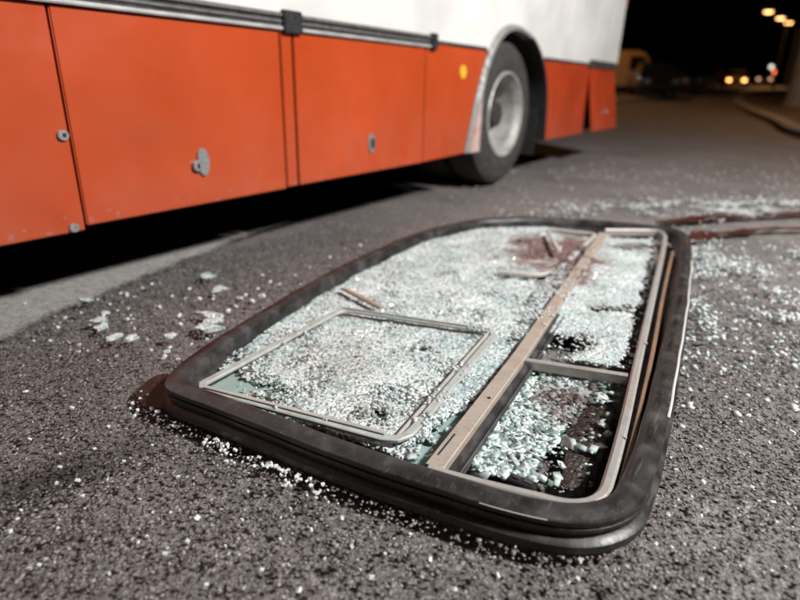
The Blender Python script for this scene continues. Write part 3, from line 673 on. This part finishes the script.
def bed(name, poly, z0, zr, keep, thr, label, step=0.0055, lift=0.0012):
    P_ = [g(x, y, z0) for x, y in poly]; X0, X1 = min(p.x for p in P_), max(p.x for p in P_); Y0, Y1 = min(p.y for p in P_), max(p.y for p in P_)
    nx, ny = int((X1-X0)/step), int((Y1-Y0)/step); gx, gy_ = np.meshgrid(np.linspace(X0, X1, nx), np.linspace(Y0, Y1, ny)); Pn = np.column_stack([gx.ravel(), gy_.ravel(), np.full(nx*ny, z0)])
    Pn[:, :2] += rng.uniform(-0.4, 0.4, (len(Pn), 2))*step
    px = proj(Pn); ok = inside(px, poly); kv = np.zeros(len(Pn)); kv[ok] = keep(Pn[ok], px[ok]); ok &= kv > thr
    md = np.zeros(len(Pn)); md[ok] = nza(Pn[ok], 5, 1.0)*0.35+nza(Pn[ok], 13, 2.0)*0.3+0.5
    Pn[:, 2] = z0+zr*np.clip(md, 0, 1)+lift+rng.uniform(-0.0012, 0.0012, len(Pn))-0.010*np.clip((0.98-kv)/(0.98-thr), 0, 1)
    idx = -np.ones(len(Pn), int); idx[ok] = np.arange(ok.sum()); I = np.arange(nx*ny).reshape(ny, nx)
    q = np.stack([I[:-1, :-1], I[:-1, 1:], I[1:, 1:], I[1:, :-1]], -1).reshape(-1, 4); q = q[ok[q].all(1)]
    me = bpy.data.meshes.new(name); me.from_pydata(Pn[ok].tolist(), [], idx[q].tolist()); st = stains(Pn[ok], px[ok])
    a = me.color_attributes.new('stain', 'FLOAT_COLOR', 'POINT'); cc = np.zeros((ok.sum(), 4), np.float32); cc[:, 0] = st[0]; cc[:, 1] = st[1]; cc[:, 3] = 1; a.data.foreach_set('color', cc.reshape(-1))
    me.materials.append(M['crazed']); o = bpy.data.objects.new(name, me); col.objects.link(o); tag(o, label, 'broken glass', None, 'stuff')
LEFT = [(190, 386), (245, 408), (320, 432), (415, 464), (430, 458), (516, 352), (560, 296), (598, 236), (545, 228), (478, 230), (430, 241), (340, 284), (240, 340)]
def keep_left(P, px):
    k_ = np.ones(len(P)); n_ = nza(P, 9, 5.0); n2 = nza(P, 26, 6.0)
    corner = np.clip((260-px[:, 0])/55+(px[:, 1]-355)/60+n_*0.7, 0, 1); k_ *= 1-0.96*corner          # sheet still clear at the near corner
    edge = ((400-px[:, 0])*0.45-(px[:, 1]-274))                                                    # along the left seal
    # bare strip between the loose sash and the mullion
    d = ((px[:, 0]-445)*(430-345)+(px[:, 1]-430)*(510-418))/125.0
    bare = np.exp(-((d-2)/9)**2)*(px[:, 1] > 345); k_ *= 1-0.95*np.clip(bare*1.3+n_*0.6, 0, 1)*(n2 < 0.15)
    hole = np.clip(1.1-ell(px, (378, 417), (30, 9))+n2, 0, 1); k_ *= 1-0.5*hole
    for c, r in (((415, 352), (11, 3)), ((521, 279), (22, 3)), ((235, 388), (30, 10))): k_ *= 1-0.9*(ell(px, c, r)+n2*0.5 < 1)
    return k_
crumbs('glass_crumbs', LEFT, 70000, 0.022, 0.014, (0.0034, 0.0088), 'crumb', 'deep bed of white glass crumbs filling the wide light of the fallen window', keep_left, 0.26, 0.55, 0.26, 0.003, 0.35)
bed('crazed_glass', LEFT, 0.022, 0.014, keep_left, 0.55, 'crazed sheet of white glass under the crumbs in the wide window light')
RUP = [(519, 352), (632, 370), (662, 246), (660, 238), (607, 236)]
def keep_slab(P, px):
    n2 = nza(P, 30, 9.0); n1 = nza(P, 12, 4.0)
    k_ = np.ones(len(P))
    dark = np.clip(1.25-ell(px, (556, 345), (34, 13))+n1*0.8, 0, 1); k_ *= 1-0.9*np.clip(dark*1.5, 0, 1)
    k_ *= 1-0.9*((ell(px, (618, 310), (26, 3.4))+n2*0.7) < 1)
    k_ *= 1-0.95*((ell(px, (632, 247), (22, 3.4))+n2*0.5) < 1); k_ *= 1-0.97*((ell(px, (634, 237), (26, 2.6))+n2*0.3) < 1)
    k_ *= 1-0.9*(px[:, 0] > 652-(px[:, 1]-245)*0.26+n1*5)
    return k_
crumbs('glass_crumbs', RUP, 22000, 0.028, 0.005, (0.0034, 0.0085), 'slabc', 'flat white slab of packed glass crumbs behind the crossbar in the narrow window light', keep_slab, 0.2, 0.55, 0.26, 0.002, 0.35)
bed('crazed_glass', RUP, 0.028, 0.005, keep_slab, 0.55, 'crazed white slab behind the crossbar in the narrow window light')
RLOW = [(464, 468), (530, 364), (622, 380), (606, 450), (592, 486), (560, 492)]
def keep_low(P, px):
    n1 = nza(P, 9, 7.0); n2 = nza(P, 24, 17.0)
    edge = 590-(px[:, 1]-385)*0.62+n1*16
    k_ = np.clip((edge-px[:, 0])/9, 0.035, 1.0)
    k_ *= 1-0.6*((n2 > 0.25) & (px[:, 1] < 405)); k_ = np.where((px[:, 1] < 378+n1*8), 0.15, k_)
    return k_
crumbs('glass_crumbs', RLOW, 8500, 0.012, 0.012, (0.006, 0.016), 'teal', 'greenish glass fragments in front of the crossbar in the narrow window light', keep_low, 0.28, 0.32, 0.3, 0.004, 0.2)
bed('crazed_glass', RLOW, 0.012, 0.010, keep_low, 0.6, 'greenish crazed glass in front of the crossbar in the narrow window light', lift=0.0)
OVER = [(512, 345), (530, 352), (566, 300), (606, 238), (590, 240), (560, 262), (530, 300)]
def keep_over(P, px):
    n1 = nza(P, 16, 21.0); return np.clip(0.02+n1*1.7+0.9*np.exp(-((px[:, 1]-284)/16)**2), 0, 1)*(px[:, 1] < 336+n1*16)
crumbs('glass_crumbs', OVER, 7000, 0.048, 0.010, (0.0045, 0.008), 'crumb', 'white glass crumbs spilled over the long mullion of the fallen window', keep_over)
OV2 = [(180, 380), (240, 340), (330, 300), (350, 300), (505, 325), (500, 345), (420, 445), (390, 455)]
sp_ = np.array([(p.x, p.y) for p in s1p])
def keep_sash(P, px):
    d = np.sqrt(((P[:, None, :2]-sp_[None])**2).sum(2)).min(1); return np.clip(nza(P, 12, 31.0)*1.2-0.22, 0, 0.4)*(d < 0.024)
crumbs('glass_crumbs', OV2, 26000, 0.048, 0.006, (0.0035, 0.008), 'crumb', 'thin sprinkle of glass crumbs on the loose larger sash frame', keep_sash)
# road crumbs
def keep_road(P, px):
    x, y = px[:, 0], px[:, 1]; n1 = nza(P, 3.5, 11.0); n2 = nza(P, 9, 12.0); n3 = nza(P, 26, 14.0)
    clump = np.clip(0.30+n1*0.9+n2*1.2+n3*0.9, 0, 1); brk = np.clip(0.55+n1*2.2+n2*0.8, 0.08, 1)
    near = np.exp(-((x-700)/22)**2-((y-262)/20)**2)*1.1*(0.35+clump)
    right = (x > 672)*np.clip((y-240)/15, 0, 1)*np.clip((440-y)/140, 0, 1)*(0.04+1.1*clump**1.5)
    back = np.exp(-((y-208-6*n1)/7)**2)*np.clip((x-480)/120, 0, 1)*(0.15+0.9*clump)*brk
    backr = np.exp(-((y-205-5*n1)/6)**2)*np.clip((x-640)/60, 0, 1)*1.3*(0.3+clump)*brk+near
    far_ = np.exp(-((y-178)/16)**2)*0.012*(x > 430)
    return np.clip(right+back+backr+far_, 0, 1)
ROAD = [(430, 165), (800, 150), (860, 250), (860, 470), (640, 520), (690, 300), (692, 236), (640, 222), (520, 215), (440, 219)]
def road_crumbs(n):
    P, px = sample(ROAD, 0.004, n); k_ = keep_road(P, px) > rng.uniform(0, 1, len(P)); P, px = P[k_], px[k_]
    s = 0.0035+0.0095*rng.uniform(0, 1, len(P))**1.5; S = np.column_stack([s, s*rng.uniform(0.6, 1.1, len(P)), s*0.6])
    P[:, 2] = 0.003
    z_ = np.zeros(len(P)); blocks('glass_crumbs', P, S, 'crumb', 0.4, 0.22, (z_, z_), 'scattered white glass crumbs on the asphalt beyond and beside the fallen window', 'broken glass')
road_crumbs(170000)
def dust(n):                                                       # sparse glitter over the near road
    P = np.column_stack([rng.uniform(-2.2, 1.6, n), rng.uniform(0.15, 3.2, n), np.full(n, 0.0025)]); px = proj(P)
    k_ = ~inside(px, crease_px); P = P[k_]; px = px[k_]
    k_ = (0.25+0.75*(px[:, 1] > 500)+0.5*(px[:, 0] > 600)) > rng.uniform(0, 1.4, len(P)); P = P[k_]
    s = rng.uniform(0.002, 0.0055, len(P)); S = np.column_stack([s, s, s*0.6]); z_ = np.zeros(len(P))
    blocks('glass_dust', P, S, 'crumb', 0.5, 0.22, (z_, z_), 'fine glittering glass dust on the near asphalt', 'glass dust')
dust(1500)

# individual crumbs one can pick out on the bare road
cm = []
for k_ in range(10):
    base = np.array([(x, y, z) for x in (-1, 1) for y in (-1, 1) for z in (-1, 1)], float)*0.5
    vv = (base+rng.uniform(-0.24, 0.24, (8, 3)))*np.array([1, rng.uniform(0.55, 0.95), 0.5])
    vv[:, 2] -= vv[:, 2].min(); vv[::2, 2] = 0
    me = bpy.data.meshes.new('glass_crumb'); me.from_pydata([tuple(q) for q in vv], [], [(0, 1, 3, 2), (4, 6, 7, 5), (0, 4, 5, 1), (2, 3, 7, 6), (0, 2, 6, 4), (1, 5, 7, 3)])
    bm = bmesh.new(); bm.from_mesh(me); bmesh.ops.bevel(bm, geom=bm.edges[:], offset=0.06, segments=1, affect='EDGES'); bm.to_mesh(me); bm.free()
    me.materials.append(M['teal' if k_ % 3 else 'crumb']); cm.append(me)
def crumb_at(px, py, size_px, label, group, name='glass_crumb'):
    p = g(px, py, 0.0); d = (p-Vector((0, 0, H))).length; s = size_px*0.62*d/F
    o = bpy.data.objects.new(name, random.choice(cm)); col.objects.link(o); o.location = (p.x, p.y, 0.001); o.scale = (s, s, s); o.rotation_euler = (random.gauss(0, 0.35), random.gauss(0, 0.35), random.uniform(0, 6.28))
    tag(o, label, 'glass crumb', group); return o
A_ = ('single glass crumb lying loose on the bare asphalt before the fallen window', 'loose crumbs before the window')
for x, y, s in [(61, 468, 5.5), (57, 484, 4), (78, 482, 7), (83, 497, 5), (9, 534, 8), (21, 511, 4), (72, 409, 5), (25, 393, 5), (197, 519, 8), (188, 542, 6.5), (166, 555, 7), (248, 493, 5), (242, 521, 5), (109, 428, 6), (147, 537, 4), (60, 455, 4), (300, 592, 8), (110, 575, 5), (206, 586, 6), (262, 571, 5), (352, 548, 6), (372, 579, 7), (430, 560, 6), (455, 590, 9), (497, 577, 7), (342, 520, 6), (325, 560, 5), (410, 535, 5), (40, 566, 5), (140, 500, 4), (152, 446, 4), (225, 547, 4), (280, 540, 4), (95, 450, 4), (30, 440, 4), (124, 462, 4), (178, 478, 5), (290, 510, 5), (310, 530, 6), (385, 555, 5)]:
    crumb_at(x, y, s, *A_)
B_ = ('glass crumb in the little heap under the dark front seal of the window', 'crumbs heaped under the front seal')
for k_ in range(75):
    t = random.random(); x = 205+t*120+random.gauss(0, 5); y0 = 413+(x-205)*0.44+14; y = y0+abs(random.gauss(0, 10))+7
    if y - y0 > 30: continue
    crumb_at(x, y, random.uniform(2.8, 7.0), *B_)
C_ = ('glass crumb at the stained near corner of the window seal', 'crumbs by the stained corner')
for x, y, s in [(133, 405, 6), (138, 412, 6), (130, 410, 5), (140, 400, 5), (158, 413, 8), (152, 410, 6), (135, 417, 6), (141, 393, 4), (148, 396, 4), (166, 417, 5), (173, 427, 5)]: crumb_at(x, y, s, *C_)
D_ = ('glass crumb on the asphalt between the bus and the window', 'crumbs between bus and window')
pts = [(127, 296, 7), (168, 353, 8), (166, 358, 8), (170, 349, 6), (148, 340, 5), (151, 351, 5), (200, 300, 6), (236, 308, 6), (240, 300, 8), (246, 296, 6), (252, 303, 7), (262, 298, 9), (258, 290, 5), (180, 316, 6), (181, 325, 5), (152, 285, 5), (142, 289, 5), (128, 320, 5), (117, 339, 5), (65, 319, 5), (58, 328, 5), (25, 305, 5), (110, 305, 4), (88, 352, 4), (117, 357, 4), (262, 276, 5), (270, 283, 5), (280, 285, 5), (295, 276, 4), (310, 268, 4), (330, 258, 4), (222, 318, 6), (228, 312, 6), (214, 300, 5), (190, 290, 5), (172, 297, 5), (160, 308, 5), (135, 330, 4), (178, 360, 5), (192, 345, 5), (207, 340, 4), (345, 250, 4), (360, 246, 4), (300, 285, 4)]
for x, y, s in pts: crumb_at(x, y, s, *D_)
for k_ in range(45):
    x = random.uniform(20, 330); y = 395-0.42*x+random.uniform(-75, -8)
    if y > 250-0.15*x+60: crumb_at(x, y, random.uniform(2, 4.5), *D_)
E_ = ('larger glass crumb on the asphalt along the right hand seal', 'larger crumbs along the right seal')
for k_ in range(60):
    y = random.uniform(330, 590); x = random.uniform(672-(y-330)*0.15 if y < 520 else 560, 798)
    crumb_at(x, y, random.uniform(3, 6.5), 'larger glass crumb on the coarse asphalt beside the pale edged seal', 'larger crumbs beside the pale edged seal')
# flat clumps of crazed glass still holding together
def clump(px, py, wpx, hpx, label, rot=0.0):
    c = g(px, py); r = g(px+wpx/2, py-hpx*0.1*rot); rx = (r-c).length; ry = abs((g(px, py-hpx/2)-g(px, py+hpx/2)).length)/2
    root = empty('glass_clump', (c.x, c.y, 0.0), label, 'glass clump', 'flat glass clumps between bus and window')
    n_ = 9; ax = (r-c).normalized(); ay = Vector((-ax.y, ax.x, 0)); v = []
    for z_, k2 in ((0.001, 1.0), (0.007, 0.97)):
        for i in range(n_):
            a = 2*PI*i/n_; rr = 0.80+0.9*nz(math.cos(a), math.sin(a), 2.6, px*0.37)
            q = c+ax*rx*rr*k2*math.cos(a)+ay*ry*rr*k2*math.sin(a); v.append((q.x, q.y, z_+0.002*random.random()))
    put('crazed_plate', v, [tuple(range(n_)), tuple(range(2*n_-1, n_-1, -1))]+[(i, (i+1) % n_, (i+1) % n_+n_, i+n_) for i in range(n_)], 'crazed', root)
    for i in range(9):
        a = random.uniform(0, 6.28); q = c+ax*rx*random.uniform(0, 0.7)*math.cos(a)+ay*ry*random.uniform(0, 0.7)*math.sin(a)
        o = bpy.data.objects.new('crumb_piece', random.choice(cm)); col.objects.link(o); o.parent = root; o.location = Vector((q.x, q.y, 0.006))-Vector((c.x, c.y, 0))
        s = random.uniform(0.010, 0.020); o.scale = (s, s, s*0.3); o.rotation_euler[2] = random.uniform(0, 6.28)
S_ = 'small flat clump of crazed white glass on the asphalt beside the bus'
for x, y, w_, h_, lb in [(205, 329, 36, 9, 'largest flat clump of crazed white glass on the asphalt beside the bus'), (208, 316, 26, 8, S_), (207, 277, 14, 7, S_), (220, 290, 14, 6, S_), (98, 322, 18, 7, S_), (101, 328, 17, 7, S_), (114, 339, 17, 8, S_), (132, 339, 16, 6, S_), (105, 315, 9, 4, S_), (172, 337, 12, 4, S_), (215, 322, 22, 7, S_), (88, 301, 15, 4, S_)]:
    clump(x, y, w_, h_, lb)

# ---------------- dark red liquid
def pool(name, pxs, z, mat, label):
    P = catmull([g(x, y, z) for x, y in pxs], 5); n_ = len(P); c = sum(P, Vector())/n_
    v = [(p.x+0.006*nz(p.x, p.y, 40), p.y+0.012*nz(p.x, p.y, 30, 4), 0.0025) for p in P]+[(c.x+(p.x-c.x)*0.93, c.y+(p.y-c.y)*0.93, z) for p in P]
    o = put(name, v, [(i, (i+1) % n_, (i+1) % n_+n_, i+n_) for i in range(n_)]+[tuple(range(n_, 2*n_))], mat, None, True); tag(o, label, 'liquid'); return o
def trail(name, pts, z, mat, label):
    """pts of (px, py, half width in px)"""
    up = catmull([g(x, y-h_, z) for x, y, h_ in pts], 6, False); dn_ = catmull([g(x, y+h_, z) for x, y, h_ in pts], 6, False); v = []
    for i, (a, b) in enumerate(zip(up, dn_)):
        ja = Vector((0.02*nz(a.x, a.y, 12), 0.045*nz(a.x, a.y, 9), 0)); jb = Vector((0.02*nz(b.x, b.y, 12, 5), 0.045*nz(b.x, b.y, 9, 5), 0)); v += [tuple(a+ja), tuple(b+jb)]
    o = put(name, v, [(2*i, 2*i+1, 2*i+3, 2*i+2) for i in range(len(up)-1)], mat); tag(o, label, 'liquid'); return o
trail('liquid_trail', [(655, 222, 0.8), (690, 219.5, 3.0), (712, 217, 2.6), (750, 216, 1.4), (800, 213, 1.9), (850, 210, 1.4)], 0.0045, 'liquid', 'upper thin dark red liquid trail running away over the asphalt')
trail('liquid_trail', [(690, 236, 6), (708, 236, 5), (722, 233.5, 1.6), (745, 231, 2.3), (770, 228.5, 1.2), (800, 228, 1.0), (850, 227, 0.8)], 0.005, 'liquid', 'lower dark red liquid trail starting as a blot at the seal corner')
pool('liquid_pool', [(168, 372), (150, 378), (138, 389), (141, 403), (158, 408), (172, 412), (180, 404), (176, 388)], 0.0045, 'liquid2', 'brown red liquid pool under the near corner of the window seal')
pool('liquid_pool', [(560, 398), (585, 392), (614, 396), (606, 440), (590, 478), (562, 484), (566, 440)], 0.006, 'wet', 'dark wet patch on the asphalt inside the narrow window light')

# aggregate standing proud of the near road
def chips(n):
    P = np.column_stack([rng.uniform(-2.0, 1.35, n), 0.16+rng.uniform(0, 1, n)**1.35*2.2, np.zeros(n)]); px = proj(P)
    k_ = (px[:, 0] > -120) & (px[:, 0] < 920) & (px[:, 1] < 720) & ~inside(px, [(x, y) for x, y in crease_px])
    low = inside(px, RLOW); k_ = k_ | low; P = P[k_]
    s = 0.0026+0.0052*rng.uniform(0, 1, len(P))**1.8; S = np.column_stack([s, s*rng.uniform(0.6, 1.0, len(P)), s*0.36]); P[:, 2] = rng.uniform(-0.0012, -0.0002, len(P))
    o = blocks('road_chips', P, S, 'chip', 0.22, 0.26, None, 'coarse stone chips bedded in the near asphalt surface', 'stone chips')
chips(80000)

# ============================================================ FAR BACKGROUND
def lathe_y(name, c, prof, mat, parent, seg=20):
    v = []; f = []; k_ = len(prof)
    for s in range(seg):
        a = 2*PI*s/seg
        for (y, r) in prof: v.append((c[0]+r*math.cos(a), c[1]+y, c[2]+r*math.sin(a)))
    for s in range(seg):
        t = (s+1) % seg
        for q in range(k_-1): f.append((s*k_+q, t*k_+q, t*k_+q+1, s*k_+q+1))
    o = put(name, v, f, mat, None, True); o.parent = parent; return o
def loc_prism(name, xz, half, mat, parent, half2=None, bevel=0.0):
    """outline in (x, z) across the car's width, in the car's own axes"""
    k_ = len(xz); h2 = half2 or [half]*k_
    v = [(x, -h2[i], z) for i, (x, z) in enumerate(xz)]+[(x, h2[i], z) for i, (x, z) in enumerate(xz)]
    o = put(name, v, [tuple(range(k_)), tuple(range(2*k_-1, k_-1, -1))]+[(i, (i+1) % k_, (i+1) % k_+k_, i+k_) for i in range(k_)], mat, None, False, bevel); o.parent = parent; return o
def car(pos, rz, paint_, label, lamp='lens', group='parked cars far up the road', van=False):
    r = empty('parked_van' if van else 'parked_car', pos, label, 'van' if van else 'car', None if van else group, rz)
    if van:
        body = [(-2.5, 0.35), (2.45, 0.35), (2.5, 0.8), (2.25, 1.05), (1.65, 1.95), (1.3, 2.05), (-2.45, 2.05), (-2.5, 1.9)]
        loc_prism('body', body, 0.9, paint_, r, [0.9, 0.9, 0.88, 0.88, 0.8, 0.78, 0.78, 0.8], 0.03)
        loc_prism('windscreen', [(2.27, 1.08), (2.29, 1.09), (1.73, 1.90), (1.71, 1.89)], 0.74, 'busglass', r)
        for s in (-1, 1):
            o = put('side_window', [(x, s*y, z) for x, y, z in ((2.0, 0.884, 1.15), (0.95, 0.884, 1.15), (0.95, 0.815, 1.80), (1.62, 0.815, 1.80))]+[(x, s*(y-0.02), z) for x, y, z in ((2.0, 0.884, 1.15), (0.95, 0.884, 1.15), (0.95, 0.815, 1.80), (1.62, 0.815, 1.80))], [(0, 1, 2, 3), (4, 7, 6, 5)], 'busglass'); o.parent = r
        hx, hz_, wx = 2.46, 0.72, (1.6, -1.5)
    else:
        body = [(-2.1, 0.30), (2.05, 0.28), (2.12, 0.55), (2.0, 0.74), (1.0, 0.92), (-1.6, 0.98), (-2.08, 0.92), (-2.15, 0.6)]
        loc_prism('body', body, 0.84, paint_, r, [0.8, 0.8, 0.8, 0.8, 0.84, 0.84, 0.8, 0.8], 0.04)
        cb = [(1.0, 0.90), (0.25, 1.40), (-1.0, 1.43), (-1.75, 0.95)]
        loc_prism('cabin_glass', cb, 0.76, 'busglass', r, [0.76, 0.6, 0.6, 0.74])
        loc_prism('roof_panel', [(0.27, 1.40), (-0.35, 1.46), (-1.02, 1.43), (-1.0, 1.412), (0.25, 1.385)], 0.62, paint_, r, None, 0.005)
        hx, hz_, wx = 2.06, 0.62, (1.35, -1.3)
    for x in wx:
        for s in (-1, 1):
            wl_ = lathe_y('wheel', (x, s*0.74, 0.31), [(-0.09, 0.0), (-0.09, 0.19), (-0.10, 0.20), (-0.09, 0.30), (-0.06, 0.315), (0.06, 0.315), (0.09, 0.30), (0.10, 0.20), (0.09, 0.19), (0.09, 0.0)], 'tyre', r)
    for s in (-1, 1):
        o = put('headlight', [(hx+dx, s*0.58+dy, hz_+dz) for dx in (0.0, 0.07) for dy, dz in [(0.16*math.cos(a), 0.10*math.sin(a)) for a in [2*PI*i/12 for i in range(12)]]], [tuple(range(12)), tuple(range(23, 11, -1))]+[(i, (i+1) % 12, (i+1) % 12+12, i+12) for i in range(12)], lamp); o.parent = r
    return r
def gy(px, Y, up=0.0):
    """the spot on the ground at depth Y in the direction of column px"""
    p = at_y(px, 90, Y); return Vector((p.x, Y, zg(Y)+up))
car(gy(604, 33, 0.131), math.radians(24), 'vanpaint', 'yellow van standing on the far pavement beyond the rear of the bus', van=True)
for px, Y, rz, c_, lb in [(652, 30, -70, 3, 'black car on the far pavement next to the yellow van'), (668, 37, -75, 1, 'maroon car second from the yellow van'), (684, 45, -75, 0, 'dark grey car third from the yellow van'), (699, 52, -75, 4, 'beige car on the far pavement under the street lamps'), (712, 60, -78, 1, 'dark red car standing beside the car with bright headlights')]:
    car(gy(px, Y, 0.131), math.radians(rz), CARP[c_], lb)
def toward(p): return math.atan2(-p.y, -p.x)
p = gy(734.5, 62); car(p, toward(p), CARP[2], 'oncoming silver car with two bright amber headlights on the far road', 'sodium_far', 'cars coming down the far road')
p = gy(762, 82); car(p, toward(p), CARP[0], 'grey car with two dim headlights on the far road', 'dimlamp', 'cars coming down the far road')
# street lamps
def street_lamp(px, py, Y, label, side=1, power=500):
    hp = at_y(px, py, Y); base = Vector((hp.x+side*1.6, Y, zg(Y)+0.0))
    r = empty('street_lamp', base, label, 'street lamp', 'street lamps along the far road'); hh = hp.z-base.z
    n_ = 10; v = []; f = []
    rings = [(0, 0, 0.13), (0, 1.2, 0.12), (0, 1.25, 0.085), (0, hh-0.5, 0.055), (-side*0.15, hh-0.1, 0.05), (-side*0.5, hh+0.12, 0.045), (-side*1.25, hh+0.16, 0.04)]
    for (dx, z, rad) in rings:
        for i in range(n_): a = 2*PI*i/n_; v.append((base.x+dx+rad*math.cos(a), base.y+rad*math.sin(a), base.z+z))
    for j in range(len(rings)-1):
        for i in range(n_): f.append((j*n_+i, j*n_+(i+1) % n_, (j+1)*n_+(i+1) % n_, (j+1)*n_+i))
    put('pole', v, f, 'steel', r, True)
    x0, x1 = sorted((base.x-side*1.2, base.x-side*1.95)); hd = box('lamp_head', x0, x1, Y-0.16, Y+0.16, hp.z+0.06, hp.z+0.20, 'steel', r, 0.03)
    P = [(hp.x+0.34*math.cos(a), Y+0.16*math.sin(a)) for a in [2*PI*i/16 for i in range(16)]]
    v = [(x, y, hp.z+0.062) for x, y in P]+[(hp.x+(x-hp.x)*0.75, Y+(y-Y)*0.75, hp.z-0.08) for x, y in P]
    put('lamp_bowl', v, [tuple(range(16)), tuple(range(31, 15, -1))]+[(i, (i+1) % 16, (i+1) % 16+16, i+16) for i in range(16)], 'sodium', hd)
    ld = bpy.data.lights.new('sodium_light', 'SPOT'); ld.energy = power; ld.color = (1.0, 0.48, 0.17); ld.shadow_soft_size = 0.3; ld.spot_size = math.radians(150); ld.spot_blend = 0.6
    lo = bpy.data.objects.new('sodium_light', ld); col.objects.link(lo); lo.parent = r; lo.location = (hp.x-base.x, 0, hh-0.25)
street_lamp(1010, -270, 17, 'unseen amber street lamp added on the verge to light the kerb and road', power=750)  # out-of-view lamp added to warm the kerb and near road
street_lamp(590, -70, 29, 'unseen amber street lamp added behind the bus to light the yellow van', -1, 650)  # hidden lamp added to give the van its amber light
street_lamp(768.5, 12, 62, 'nearest and highest of the three amber street lamps over the verge')
street_lamp(780.5, 18.5, 68, 'middle one of the three amber street lamps over the verge')
street_lamp(788.5, 23, 73, 'lowest and farthest of the three amber street lamps over the verge')
# beacon post far off: white lamp over a red one
bp = gy(772.5, 88); rt = empty('signal_post', bp, 'far signal post with a white lamp above a red lamp', 'signal post')
zt = at_y(771.5, 67, 88).z; zr_ = at_y(775, 72.5, 88).z; xw = at_y(771.5, 67, 88).x; xr = at_y(775, 72.5, 88).x
v, f = boxg(bp.x-0.06, bp.x+0.06, 87.94, 88.06, bp.z, zt+0.3); put('post', v, f, 'steel', rt, False, 0.02)
box('signal_box', min(xw, xr)-0.3, max(xw, xr)+0.3, 87.80, 87.93, zr_-0.4, zt+0.4, 'steel', rt, 0.03)
for x_, z_, mt, nm in ((xw, zt, 'whitelamp', 'white_lens'), (xr, zr_, 'redlamp', 'red_lens')):
    put(nm, [(x_+rr*math.cos(a), yy, z_+rr*math.sin(a)) for yy, rr in ((87.798, 0.22), (87.70, 0.18)) for a in [2*PI*i/14 for i in range(14)]], [tuple(range(14)), tuple(range(27, 13, -1))]+[(i, (i+1) % 14, (i+1) % 14+14, i+14) for i in range(14)], mt, rt)
# concrete column standing on the verge
cp = gy(803, 24, 0.10); r = empty('concrete_column', cp, 'dark round concrete column standing on the verge at the kerb bend', 'column')
v = []; f = []
rings = [(0.0, 0.52), (0.12, 0.52), (0.14, 0.44), (6.0, 0.43), (6.3, 0.55), (6.6, 0.62), (7.4, 0.62)]
for z, rad in rings:
    for i in range(28): a = 2*PI*i/28; v.append((cp.x+rad*math.cos(a), cp.y+rad*math.sin(a), cp.z+z))
for j in range(len(rings)-1):
    for i in range(28): f.append((j*28+i, j*28+(i+1) % 28, (j+1)*28+(i+1) % 28, (j+1)*28+i))
f.append(tuple(range((len(rings)-1)*28, len(rings)*28)))
put('shaft', v, f, 'concrete', r, True)
